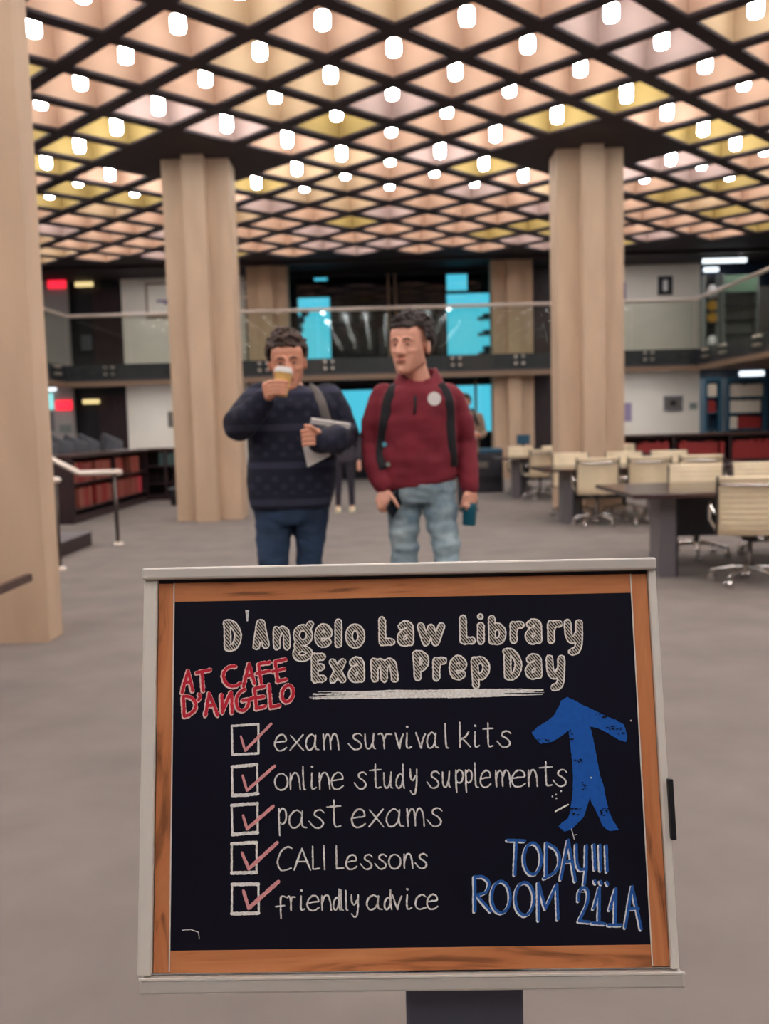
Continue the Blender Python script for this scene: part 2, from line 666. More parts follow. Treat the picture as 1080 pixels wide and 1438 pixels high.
# ------------------------------------------------------------------ columns
CXL, CXR = at(288, 450, 14.4).x, at(824, 450, 14.4).x
def column(cx, cy, h, arm=.5, half=.16, rot=0):
    b = MB()
    a, t = arm, half
    poly = [(a, -t), (a, t), (t + .1, t + .1), (t, a), (-t, a), (-t - .1, t + .1), (-a, t), (-a, -t), (-t - .1, -t - .1), (-t, -a), (t, -a), (t + .1, -t - .1)]
    poly = [(a, -.3), (a, .3), (.3, .3), (t, .34), (t, a), (-t, a), (-t, .34), (-.3, .3), (-a, .3), (-a, -.3), (-t, -.3), (-t, -a), (t, -a), (t, -.3)]
    poly = [(a, -.28), (a, .28), (t, .28), (t, a), (-t, a), (-t, .28), (-a, .28), (-a, -.28), (-t, -.28), (-t, -a), (t, -a), (t, -.28)]
    b.prism([(cx + x, cy + y) for x, y in poly], 0, h)
    return struct(b, 'column', M['concrete'])


for nm, cx, cy, h in (('l', CXL, 14.4, CEIL), ('r', CXR, 14.4, CEIL), ('bl', at(379, 470, 23.3).x, 23.3, CEIL), ('br', at(718, 470, 23.3).x, 23.3, CEIL)):
    column(cx, cy, h)
# near column at the left edge: wide, right arm end seen
cn = MB()
poly = [(-2.23, 6.0), (-2.23, 6.26), (-2.5, 6.26), (-2.5, 6.7), (-3.2, 6.7), (-3.2, 6.26), (-3.6, 6.26), (-3.6, 6.0)]
cn.prism(poly, 0, CEIL)
struct(cn, 'column', M['concrete'])

# ------------------------------------------------------------------ glass balustrades
HR = 4.19


def balustrade(name, label, p0, p1, disc_x, group):
    p0, p1 = Vector(p0), Vector(p1)
    t = thing(name, label, 'balustrade', p0, group)
    WLOC[t.name] = p0
    d = (p1 - p0).normalized()
    nrm = Vector((-d.y, d.x, 0))
    L = (p1 - p0).length
    npan = max(1, round(L / 1.55))
    for k in range(npan):
        a = p0 + d * (L * k / npan + .012)
        b = p0 + d * (L * (k + 1) / npan - .012)
        c = (a + b) / 2
        R = Matrix((d, nrm, Vector((0, 0, 1)))).transposed()
        part(MB().box((c.x, c.y, (2.72 + HR) / 2), ((b - a).length, .016, HR - 2.72), R), 'glass_pane', M['glass'], t)
    part(MB().tube([p0 + Vector((0, 0, HR)), p1 + Vector((0, 0, HR))], .042, 10, up=(0, 0, 1)), 'handrail', M['rail'], t)
    for s in disc_x:
        for du in (-.09, .09):
            for z in (2.8, 2.96):
                c = p0 + d * (s + du) + Vector((0, 0, z))
                part(MB().cyl(c + nrm * .07, c - nrm * .035, .035, n=12), 'standoff', M['steel'], t)
    return t


# back run: x from -7.6 to 7.65 at y 22.5; standoffs measured along the run
bx = [153, 370, 462, 641, 730, 911]
balustrade('glass_balustrade', 'long glass balustrade with pale handrail along the back balcony', (-7.5, 22.5, 0), (7.55, 22.5, 0),
           [at(px, 520, 22.5).x + 7.5 for px in bx], 'glass balustrades of the balcony')
balustrade('glass_balustrade', 'glass balustrade on the left balcony, beside the near left column', (-7.5, 14.2, 0), (-7.5, 22.4, 0), [7.6, 6.4, 4.4, 2.5], 'glass balustrades of the balcony')
balustrade('glass_balustrade', 'glass balustrade of the right balcony above the tall blue bookcase', (7.55, 22.4, 0), (7.55, 14.2, 0), [.6, 1.7, 3.6, 5.6], 'glass balustrades of the balcony')

# ------------------------------------------------------------------ back window, two storeys
GY = 24.3


def wrect(px0, py0, px1, py1, Y=GY):
    a, b = at((px0 + px1) / 2, py0, Y), at((px0 + px1) / 2, py1, Y)
    l, r = at(px0, (py0 + py1) / 2, Y), at(px1, (py0 + py1) / 2, Y)
    return l.x, r.x, b.z, a.z


def window(n, x0, x1, z0, z1, clear, mull):
    fr = MB()
    for a, b in ((x0, x0 + .06), (x1 - .06, x1)):
        fr.bb((a, GY - .05, z0), (b, GY + .08, z1))
    for a, b in ((z0, z0 + .05), (z1 - .05, z1)):
        fr.bb((x0, GY - .05, a), (x1, GY + .08, b))
    root = struct(fr, 'window_%d' % n, M['black'])
    for m in mull:
        struct(MB().bb((m - .03, GY - .09, z0), (m + .03, GY - .01, z1)), 'mullion', M['brown_trim'], root)
    # clear panes see the sky; the panes around them are dark glass
    xs = sorted({x0, x1} | {c[0] for c in clear} | {c[1] for c in clear})
    zs = sorted({z0, z1} | {c[2] for c in clear} | {c[3] for c in clear})
    dk = MB()
    for i in range(len(xs) - 1):
        for j in range(len(zs) - 1):
            cx, cz = (xs[i] + xs[i + 1]) / 2, (zs[j] + zs[j + 1]) / 2
            if not any(c[0] < cx < c[1] and c[2] < cz < c[3] for c in clear):
                dk.bb((xs[i], GY, zs[j]), (xs[i + 1], GY + .03, zs[j + 1]))
    struct(dk, 'dark_pane', M['dark_glass'], root)
    for c in clear:
        struct(MB().bb((c[0], GY + .005, c[2]), (c[1], GY + .02, c[3])), 'clear_pane', M['clear'], root)
    return root


up = [wrect(420, 418, 464, 512), wrect(628, 412, 691, 500), wrect(627, 367, 656, 408), wrect(441, 376, 459, 394), wrect(601, 502, 614, 522)]
window(1, -2.55, 2.95, SLAB1, CEIL - .1, up, [at(546, 440, GY).x, at(556, 440, GY).x])
lo = [wrect(476, 548, 524, 608), wrect(640, 541, 693, 606)]
window(2, -2.55, 2.95, 0, SLAB0, lo, [at(668, 570, GY).x])
# what stands outside: a dark neighbouring facade with ledges
a = at(676, 450, 27)
fx2 = MB()
for py0, py1 in ((441, 449), (464, 471), (486, 503)):
    p, q = at(682, py0, 26.8), at(682, py1, 26.8)
    fx2.bb((a.x + .02, 26.6, q.z), (a.x + 1.0, 27.0, p.z))
    fx2.bb((a.x - .12, 26.7, q.z), (a.x + .02, 27.0, q.z + (p.z - q.z) * .5))
fx2.bb((a.x + .75, 26.9, 0), (a.x + 1.0, 27.3, at(690, 430, 27).z))
single(fx2, 'neighbouring_building', M['bluedark'], 'dark stacked ledges of the building outside the back window', 'building')
cr = MB()
p = at(420, 452, 26.5)
for k in range(9):
    cr.ball(p + Vector((random.uniform(-.25, .2), random.uniform(-.2, .2), random.uniform(-.25, .3))), random.uniform(.1, .2), 8)
cr.cyl((p.x - .1, p.y, 0), (p.x - .1, p.y, p.z), .06, n=8)
single(remesh(cr, .04, 1), 'tree', M['bluedark'], 'dark tree crown outside the back window, behind the coffee drinker', 'tree', smooth=True)

# pale lattice screen beside the left back column
sc = thing('shelf_screen', 'pale slender metal screen between the tall left column and the back column', 'screen', (at(341, 500, 24.2).x, 24.2, 0))
xs0, xs1 = at(333, 450, 24.2).x, at(350, 450, 24.2).x
WLOC[sc.name] = sc.location.copy()
for x in (xs0, xs1):
    part(MB().bb((x - .035, 24.1, SLAB1 - .02), (x + .035, 24.2, 5.2)), 'post', M['rail'], sc)
for z in (3.55, 4.15, 4.75, 5.1):
    part(MB().bb((xs0, 24.12, z), (xs1, 24.18, z + .04)), 'crossbar', M['rail'], sc)

# ------------------------------------------------------------------ doors in the dark recess at the left, exit signs, lights
for n, z0, z1 in ((1, 0, 2.4), (2, SLAB1, 5.2)):
    dr = struct(MB().bb((-7.55, WB + .2, z0), (-6.75, WB + .29, z1)), 'door_%d' % n, M['dark_wood'])
    struct(MB().bb((-7.9, WB + .2, z0 + .55), (-7.62, WB + .28, z0 + .95)), 'notice', M['grey_fabric'], dr)


def slab(px0, py0, px1, py1, Y, th, name, m, label, cat, group=None):
    x0, x1, z0, z1 = wrect(px0, py0, px1, py1, Y)
    return single(MB().rbox(((x0 + x1) / 2, Y - th / 2, (z0 + z1) / 2), (x1 - x0, th, z1 - z0), min(.012, th / 3)), name, m, label, cat, group)


slab(68, 391, 93, 405, WB, .08, 'exit_sign', M['exit'], 'red lit exit sign on the grey upper balcony wall', 'sign', 'red exit signs')
slab(79, 562, 102, 576, WB, .08, 'exit_sign', M['exit'], 'red lit exit sign under the balcony beside the cyan screen', 'sign', 'red exit signs')
slab(106, 396, 131, 403, WB + .1, .06, 'wall_light', M['strip_yellow'], 'short yellow lit strip in the dark upper doorway', 'light', 'yellow light strips')
slab(117, 561, 140, 567, WB + .1, .06, 'wall_light', M['strip_yellow'], 'short yellow lit strip in the dark doorway under the balcony', 'light', 'yellow light strips')
slab(52, 553, 75, 575, WB, .06, 'wall_screen', M['screen'], 'small cyan glowing screen under the left balcony, beside the near column', 'screen')
slab(54, 544, 79, 549, WB, .06, 'ceiling_strip_light', M['strip_white'], 'short white strip light just above the cyan screen', 'light', 'white strip lights')
slab(57, 578, 76, 606, WB, .04, 'notice_board', M['panel_grey'], 'grey notice board below the cyan screen', 'board')
slab(84, 596, 101, 607, WB, .03, 'notice_plate', M['grey_pane'], 'small grey plate on the pale wall under the lower exit sign', 'plate')


def picture(px0, py0, px1, py1, label, frame_m, mount_m, inner=None, fw=.06, name='framed_picture'):
    x0, x1, z0, z1 = wrect(px0, py0, px1, py1, WB)
    t = wthing(name, label, 'picture', ((x0 + x1) / 2, WB - .03, z0))
    fr = MB()
    fr.bb((x0, WB - .05, z0), (x0 + fw, WB, z1)).bb((x1 - fw, WB - .05, z0), (x1, WB, z1))
    fr.bb((x0 + fw, WB - .05, z0), (x1 - fw, WB, z0 + fw)).bb((x0 + fw, WB - .05, z1 - fw), (x1 - fw, WB, z1))
    part(fr, 'frame', frame_m, t)
    part(MB().bb((x0 + fw, WB - .03, z0 + fw), (x1 - fw, WB - .005, z1 - fw)), 'mount', mount_m, t)
    if inner:
        for (a, b, c, d, m) in inner:
            part(MB().bb((x0 + (x1 - x0) * a, WB - .036, z0 + (z1 - z0) * b), (x0 + (x1 - x0) * c, WB - .028, z0 + (z1 - z0) * d)), 'print', m, t)
    return t


M['lilac'] = mat('lilac_print', rgb(140, 122, 150), .7)
picture(205, 397, 250, 447, 'large pale picture with a lilac mark on the upper white wall beside the left column', M['brown_trim'], M['cream_book'], [(.34, .44, .72, .52, M['lilac']), (.55, .38, .8, .47, M['lilac'])])
picture(924, 388, 944, 414, 'small dark framed picture with a white figure on the upper right wall', M['black'], M['panel_grey'], [(.38, .2, .62, .8, M['paper'])], .1)
picture(932, 556, 958, 577, 'dark framed picture on the white wall under the right balcony', M['panel_grey'], M['mesh_grey'], [(.35, .35, .65, .68, M['black'])], .07)
slab(968, 566, 979, 575, WB, .02, 'notice_plate', M['grey_pane'], 'small grey plate on the wall beside the lower dark picture', 'plate')
slab(873, 566, 887, 592, WB, .02, 'wall_notice', M['lilac'], 'lilac notice on the wall under the right balcony, next to the column', 'notice')
slab(869, 396, 879, 420, WB, .02, 'wall_notice', M['lilac'], 'lilac notice on the upper right wall, next to the column', 'notice')
slab(236, 578, 246, 600, WB, .03, 'wall_notice', M['mesh_grey'], 'dark notice on the lower white wall against the left column', 'notice')

# strip lights at right
for (a, b, c, d, lab) in ((987, 363, 1048, 369, 'long white strip light over the upper right book shelves'), (988, 376, 1008, 382, 'short white strip light below the long one at upper right'),
                          (1038, 521, 1072, 528, 'white strip light under the right balcony, above the tall bookcase')):
    if b < 370:
        x0_, x1_, z0_, z1_ = wrect(a, b, c, d, 22.95)
        t = wthing('strip_light', lab, 'light', ((x0_ + x1_) / 2, 22.95, z0_), 'white strip lights')
        part(MB().rbox(((x0_ + x1_) / 2, 22.95, (z0_ + z1_) / 2), (x1_ - x0_, .08, z1_ - z0_), .01), 'tube', M['strip_white'], t)
        for x in (x0_ + .15, x1_ - .15):
            part(MB().cyl((x, 22.95, z1_ - .01), (x, 22.95, CEIL), .008, n=6), 'hanger', M['dark_steel'], t)
        continue
    slab(a, b, c, d, WB, .08, 'strip_light', M['strip_white'], lab, 'light', 'white strip lights')


# ------------------------------------------------------------------ bookcases
def book_mesh(name, m, wd, dp, ht):
    b = MB()
    b.rbox((0, 0, ht / 2), (wd, dp, ht), .006, seg=1)
    return b.mesh(name, m)


BK = {}
for k in ('red_book', 'rust_book', 'pink_book', 'cream_book', 'teal_book'):
    BK[k] = book_mesh('book', M[k], 1, 1, 1)


def book(k, c, wd, dp, ht, rz, label, group):
    o = bpy.data.objects.new('book', BK[k])
    o.location = c
    o.scale = (wd, dp, ht)
    o.rotation_euler = (0, 0, rz)
    COL.objects.link(o)
    tag(o, label, 'book', group)


def low_case(label, p0, p1, depth, h, ndiv, shelves, back_m=None):
    """p0->p1 is the front bottom edge, body extends to the left of the direction"""
    p0, p1 = Vector(p0), Vector(p1)
    d = (p1 - p0).normalized()
    n = Vector((-d.y, d.x, 0))
    L = (p1 - p0).length
    R = Matrix((d, n, Vector((0, 0, 1)))).transposed()
    t = thing('low_bookcase', label, 'bookcase', p0)
    t.rotation_euler = (0, 0, math.atan2(d.y, d.x))
    MB().bb((0, .02, 0), (L, depth, .12)).build('plinth', M['dark_wood'], t)
    MB().bb((0, depth - .03, .12), (L, depth, h - .05)).build('back_panel', M['dark_wood'], t)
    MB().bb((-.02, -.02, h - .05), (L + .02, depth + .02, h)).build('top', M['dark_wood_h'], t)
    for k in range(ndiv + 1):
        x = L * k / ndiv
        MB().bb((max(0, x - .02), 0, .12), (min(L, x + .02), depth - .03, h - .05)).build('upright', M['dark_wood'], t)
    for z in shelves:
        MB().bb((.02, .01, z - .03), (L - .02, depth - .03, z)).build('shelf', M['dark_wood'], t)
    return t, p0, d, n, L


LBa, LBb = (-4.72, 14.1, 0), (-4.72, 18.55, 0)
t, p0, d, n, L = low_case('long low dark bookcase of rust-red law books behind the handrail', LBa, LBb, .5, 1.05, 2, (.22, .62))
rz = math.atan2(d.y, d.x)
lab_l = 'rust-red law book on the lower shelf of the bookcase behind the handrail'
lab_u = 'rust-red law book on the upper shelf of the bookcase behind the handrail'
for bay in range(4):
    for zi, z in enumerate((.22, .62)):
        fills = {(0, 0): (.3, .95), (0, 1): (.05, .95), (1, 0): (.05, .95), (1, 1): (.1, .95), (2, 0): (.05, .98), (2, 1): (.0, .55), (3, 0): (.0, .72), (3, 1): (.05, .6)}[(bay, zi)]
        x = L * (bay + .02 + fills[0] * .96) / 4
        x_end = L * (bay + .02 + fills[1] * .96) / 4
        while x + .08 < x_end - .02:
            wd = random.uniform(.07, .085)
            ht = random.uniform(.29, .32)
            k = 'rust_book' if random.random() < .6 else 'red_book'
            if bay == 3 and zi == 0 and x > L * 3.4 / 4:
                k = 'pink_book'
            c = p0 + d * (x + wd / 2) + n * .16 + Vector((0, 0, z))
            book(k, c, wd * .97, .24, ht, rz, 'bright red book at the end of the lower shelf behind the handrail' if k == 'pink_book' else (lab_u if zi else lab_l), 'rust-red law books at left')
            x += wd
# cabinet beyond the corner, facing the room
t, p0, d, n, L = low_case('low dark bookcase with teal books, against the tall left column', (-5.0, 18.7, 0), (-3.2, 18.7, 0), .45, 1.05, 3, (.35, .7))
x = .50
for k in range(9):
    wd = random.uniform(.05, .07)
    book('teal_book' if k < 7 else 'cream_book', p0 + d * x + n * .16 + Vector((0, 0, .7)), wd * .96, .22, random.uniform(.24, .27), 0,
         'teal book in the low bookcase left of the tall column' if k < 7 else 'cream book at the end of the row of teal books', 'teal books at left')
    x += wd
# right low bookcase
t, p0, d, n, L = low_case('long low dark bookcase of red law books behind the conference tables', (3.6, 18.7, 0), (9.3, 18.7, 0), .5, 1.06, 5, (.14, .52))
for bay in range(5):
    x = L * bay / 5 + .05
    if bay == 0:
        x += .55
    xe = L * (bay + 1) / 5 - .06
    while x + .09 < xe:
        wd = random.uniform(.07, .09)
        if random.random() < .06:
            x += .05
            continue
        book('red_book', p0 + d * (x + wd / 2) + n * .15 + Vector((0, 0, .52)), wd * .97, .24, random.uniform(.34, .41), 0, 'red law book in the low bookcase behind the conference tables', 'red law books at right')
        x += wd


# tall blue bookcases, lower and upper right
def tall_case(label, x0, x1, y, z0, z1, frame_m, rows, grp, blab):
    t = wthing('tall_bookcase', label, 'bookcase', ((x0 + x1) / 2, y, z0))
    part(MB().bb((x0, y, z0), (x0 + .06, y + .35, z1)), 'side_panel', frame_m, t)
    part(MB().bb((x1 - .06, y, z0), (x1, y + .35, z1)), 'side_panel', frame_m, t)
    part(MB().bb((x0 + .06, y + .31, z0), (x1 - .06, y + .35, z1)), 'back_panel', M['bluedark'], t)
    part(MB().bb((x0, y - .01, z1), (x1, y + .35, z1 + .1)), 'top', frame_m, t)
    nr = len(rows)
    for i, row in enumerate(rows):
        z = z1 - (z1 - z0) * (i + 1) / nr
        part(MB().bb((x0 + .06, y + .01, z), (x1 - .06, y + .31, z + .03)), 'shelf', frame_m, t)
        x = x0 + .08
        while x + .07 < x1 - .07 and row:
            wd = random.uniform(.05, .07)
            k = row[int((x - x0) / (x1 - x0) * len(row))]
            if k:
                book(k, (x + wd / 2, y + .14, z + .03), wd * .95, .22, (z1 - z0) / nr * random.uniform(.68, .8), 0, blab[k], grp)
            x += wd
    return t


bl = {'cream_book': 'cream volume in the tall blue bookcase under the right balcony', 'red_book': 'red volume in the tall blue bookcase under the right balcony'}
C_, R_ = 'cream_book', 'red_book'
xa, xb = at(1021, 560, 21).x, at(1077, 560, 21).x
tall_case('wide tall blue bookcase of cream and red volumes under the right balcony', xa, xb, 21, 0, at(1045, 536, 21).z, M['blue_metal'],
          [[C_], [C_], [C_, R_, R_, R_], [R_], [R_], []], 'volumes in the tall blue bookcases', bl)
xa, xb = at(990, 560, 21).x, at(1014, 560, 21).x
bl2 = {'cream_book': 'cream volume in the narrow blue bookcase beside the lower dark picture', 'red_book': 'red volume in the narrow blue bookcase beside the lower dark picture'}
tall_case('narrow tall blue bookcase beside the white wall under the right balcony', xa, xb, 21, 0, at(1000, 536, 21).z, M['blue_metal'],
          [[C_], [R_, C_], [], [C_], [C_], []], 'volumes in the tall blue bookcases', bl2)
# upper right shelving behind the glass
xa, xb = at(1014, 440, 23.4).x, at(1066, 440, 23.4).x
t = wthing('display_shelf', 'wide grey shelving with a green top panel on the upper right balcony', 'shelf', ((xa + xb) / 2, 23.4, SLAB1))
zt = at(1040, 384, 23.4).z
part(MB().bb((xa, 23.4, SLAB1 - .02), (xa + .06, 23.7, zt)), 'side_panel', M['grey_pane'], t)
part(MB().bb((xb - .06, 23.4, SLAB1 - .02), (xb, 23.7, zt)), 'side_panel', M['grey_pane'], t)
part(MB().bb((xa + .06, 23.42, at(1040, 410, 23.4).z), (xb - .06, 23.7, at(1040, 386, 23.4).z)), 'top_panel', M['green_blind'], t)
for py in (412, 430, 450, 470, 488):
    z = at(1040, py, 23.4).z
    part(MB().bb((xa + .06, 23.4, z), (xb - .06, 23.7, z + .04)), 'shelf', M['panel_dark'], t)
part(MB().bb((xa + .06, 23.66, SLAB1 - .02), (xb - .06, 23.7, zt)), 'back_panel', M['grey_pane'], t)
xa, xb = at(990, 440, 23.4).x, at(1010, 440, 23.4).x
t = wthing('display_cabinet', 'narrow dark display cabinet holding amber and pale discs, upper right', 'cabinet', ((xa + xb) / 2, 23.4, SLAB1))
part(MB().bb((xa, 23.62, SLAB1 - .02), (xb, 23.7, zt)), 'back_panel', M['panel_dark'], t)
part(MB().bb((xa, 23.4, SLAB1 - .02), (xa + .03, 23.62, zt)), 'side_panel', M['grey_pane'], t)
part(MB().bb((xb - .03, 23.4, SLAB1 - .02), (xb, 23.62, zt)), 'side_panel', M['grey_pane'], t)
for py, m, lab, hh in ((410, 'paper', 'pale round vase on the top shelf of the narrow display cabinet', .17), (429, 'gold', 'upper amber disc in the narrow display cabinet', .13),
                       (446, 'gold', 'lower amber disc in the narrow display cabinet', .13), (480, 'paper', 'pale box on the bottom shelf of the narrow display cabinet', .15)):
    c = at(1000, py, 23.5)
    part(MB().bb((xa + .03, 23.42, c.z - hh - .03), (xb - .03, 23.62, c.z - hh)), 'shelf', M['panel_dark'], t)
    b = MB()
    if m == 'gold':
        b.tube([(c.x, 23.47, c.z), (c.x, 23.52, c.z)], .13, 24)
        single(b, 'amber_disc', M['gold'], lab, 'ornament')
    else:
        b.lathe([(.06, -hh), (.12, -hh * .6), (.13, 0), (.1, hh * .7), (.06, hh)], c, 20)
        single(b, 'pale_vase', M['paper'], lab, 'vase', smooth=True)

# rounded chairs lined up behind the left bookcase
def tub_chair():
    t = thing('tub_chair', '', 'chair', (0, 0, 0), 'tub chairs behind the left bookcase')
    b = MB()
    for k in range(11):
        a = PI * (k - 5) / 12
        b.rbox((-math.cos(a) * .3, math.sin(a) * .3, .92 - .03 * abs(k - 5)), (.05, .1, .62), .02, Matrix.Rotation(-a, 3, 'Z'))
    remesh(b, .02, 3).build('backrest', M['grey_fabric'], t, True)
    MB().rbox((0, 0, .6), (.5, .5, .1), .04).build('seat', M['grey_fabric'], t, True)
    MB().cyl((0, 0, .03), (0, 0, .56), .03).build('pedestal', M['dark_steel'], t)
    MB().lathe([(.25, 0), (.24, .02), (.04, .04)]).build('base', M['dark_steel'], t, 40)
    return t


tc0 = tub_chair()
spots = [(69, 'first'), (84, 'second'), (101, 'third'), (121, 'fourth'), (138, 'fifth'), (168, 'last')]
words = ['leftmost grey tub chair behind the left bookcase, next to the near column', 'second grey tub chair from the near column, behind the left bookcase',
         'third grey tub chair from the near column, before the pale wall', 'grey tub chair before the left edge of the dark doorway',
         'grey tub chair behind the bookcase before the middle of the dark doorway', 'grey tub chair furthest right behind the left bookcase']
for i, (px, _) in enumerate(spots):
    p = Vector((-5.8, (15.4, 16.2, 17.0, 17.8, 18.6, 20.2)[i], 0))
    if i == 0:
        tc0.location = (p.x, p.y, 0)
        tc0['label'] = words[0]
        tc0.rotation_euler = (0, 0, .9)
    else:
        dup(tc0, (p.x, p.y, 0), words[i], .9)
for o in list(S.objects):
    if o.name.startswith('tub_chair'):
        o.scale = (.95, .95, 1.14)

# waste bins and equipment
b = on_floor(253, 713)
t = wthing('waste_bin', 'black waste bin with grey lid beside the tall left column', 'bin', (b.x - .22, b.y + .4, 0))
bx_, by_ = b.x - .16, b.y + .6
t.location = (bx_, by_, 0)
WLOC[t.name] = t.location.copy()
part(MB().loft([((bx_, by_, 0), .12, .12), ((bx_, by_, .3), .14, .14)], ex=6), 'body', M['black'], t)
part(MB().rbox((bx_, by_, .32), (.31, .31, .04), .012), 'lid', M['grey_fabric'], t)
px_ = at(683, 660, 18.6)
t = wthing('copier', 'dark office copier with a blue top, behind the man in maroon', 'copier', (px_.x, 18.6, 0))
part(MB().rbox((px_.x, 18.6, .4), (.62, .55, .78), .02), 'body', M['panel_dark'], t)
part(MB().rbox((px_.x, 18.6, .83), (.62, .55, .08), .02), 'top_cover', M['blue_metal'], t)
part(MB().rbox((px_.x - .1, 18.31, .55), (.2, .03, .12), .01), 'control_panel', M['mesh_grey'], t)
part(MB().rbox((px_.x, 18.32, .28), (.5, .02, .14), .005), 'paper_tray', M['black'], t)
q = at(735, 617, 19.2)
t = wthing('monitor', 'small blue monitor on a stand behind the farthest table', 'monitor', (q.x, 19.2, 0))
part(MB().rbox((q.x, 19.2, q.z), (.28, .04, .2), .01), 'display', M['blue_metal'], t)
part(MB().cyl((q.x, 19.22, .02), (q.x, 19.22, q.z), .03), 'stand', M['panel_dark'], t)
part(MB().lathe([(.2, 0), (.19, .02), (.03, .03)], (q.x, 19.22, 0)), 'base', M['panel_dark'], t)

# ------------------------------------------------------------------ stair and handrails at the left
stp = MB()
for k in range(4):
    stp.bb((-3.62 - .55 * k, 9.5, 0 if k == 0 else .16 * k), (-6.2, 11.35, .16 * (k + 1)))
struct(stp, 'floor_steps', M['dark_wood'])
tr = MB()
for k in range(4):
    tr.bb((-3.6 - .55 * k, 9.5, .16 * (k + 1)), (-4.17 - .55 * k if k < 3 else -6.2, 11.37, .16 * (k + 1) + .012))
struct(tr, 'floor_treads', M['panel_grey'])


def handrail(label, base, pts, posts):
    t = wthing('handrail', label, 'handrail', base, 'stair handrails')
    part(MB().tube(pts, .045, 10, up=(0, 0, 1), flat=(.75, 1), round_ends=True), 'rail', M['rail'], t, True)
    for p in posts:
        q = part(MB().cyl((p[0], p[1], 0), (p[0], p[1], p[2]), .024, n=14), 'post', M['dark_steel'], t, True)
        part(MB().lathe([(.07, 0), (.07, .02), (.055, .035), (.026, .045)], (p[0], p[1], 0), 20), 'floor_flange', M['rail'], q, 40)
    return t


p2 = on_floor(166, 766)
r2 = [at(167, 663, p2.y), at(112, 666, p2.y), at(58, 638, p2.y), at(20, 618, p2.y)]
for q in r2[:2]:
    q.z = r2[0].z
handrail('far pale handrail with a bend, on a post before the bookcase', (p2.x, p2.y, 0), r2, [(p2.x, p2.y, r2[0].z), (r2[3].x + .05, p2.y, r2[3].z)])
p1 = on_floor(84, 801)
z1_ = at(80, 674, p1.y).z
handrail('near short handrail on a post, half hidden by the near column', (p1.x, p1.y, 0),
         [(p1.x + .02, p1.y, z1_), (p1.x - .45, p1.y, z1_), (p1.x - 1.3, p1.y, z1_ + .5)], [(p1.x, p1.y, z1_), (p1.x - 1.1, p1.y, z1_ + .38)])
# wooden rail bar by the near column
t = wthing('wooden_rail', 'dark wooden rail bar in front of the near left column', 'rail', (-2.24, 4.9, 0))
part(MB().rbox((-2.235, 4.86, .475), (.05, 1.75, .05), .008), 'bar', M['dark_wood_h'], t)
for y in (4.15, 4.6):
    part(MB().rbox((-2.235, y, .225), (.04, .05, .45), .006), 'post', M['panel_dark'], t)


# ------------------------------------------------------------------ conference tables and chairs
def table(label, x0, x1, y0, y1):
    t = wthing('conference_table', label, 'table', (x0, y0, 0), 'conference tables')
    part(MB().rbox(((x0 + x1) / 2, (y0 + y1) / 2, .72), (x1 - x0, y1 - y0, .04), .008), 'tabletop', M['table_wood'], t)
    for x in (x0 + .36, x1 - .36):
        for y in (y0 + .40, y1 - .30):
            if y > y0 + .41:
                x += .2 if x < (x0 + x1) / 2 else -.2
            lg = part(MB().bb((x - .07, y - .15, 0), (x + .07, y + .15, .7)), 'leg', M['panel_grey'], t)
            part(MB().bb((x + .07, y - .14, .0), (x + .09, y + .14, .69)), 'side_panel', M['panel_dark'], lg)
    part(MB().bb((x0 + .45, (y0 + y1) / 2 - .03, .3), (x1 - .42, (y0 + y1) / 2 + .03, .69)), 'modesty_panel', M['panel_dark'], t)
    return t


table('nearest dark conference table, right of the chalkboard sign', 2.06, 4.8, 7.62, 9.0)
table('middle dark conference table in front of the right column', 2.1, 5.0, 12.1, 13.25)
table('farthest dark conference table, beyond the right column', 2.05, 5.0, 16.5, 17.8)


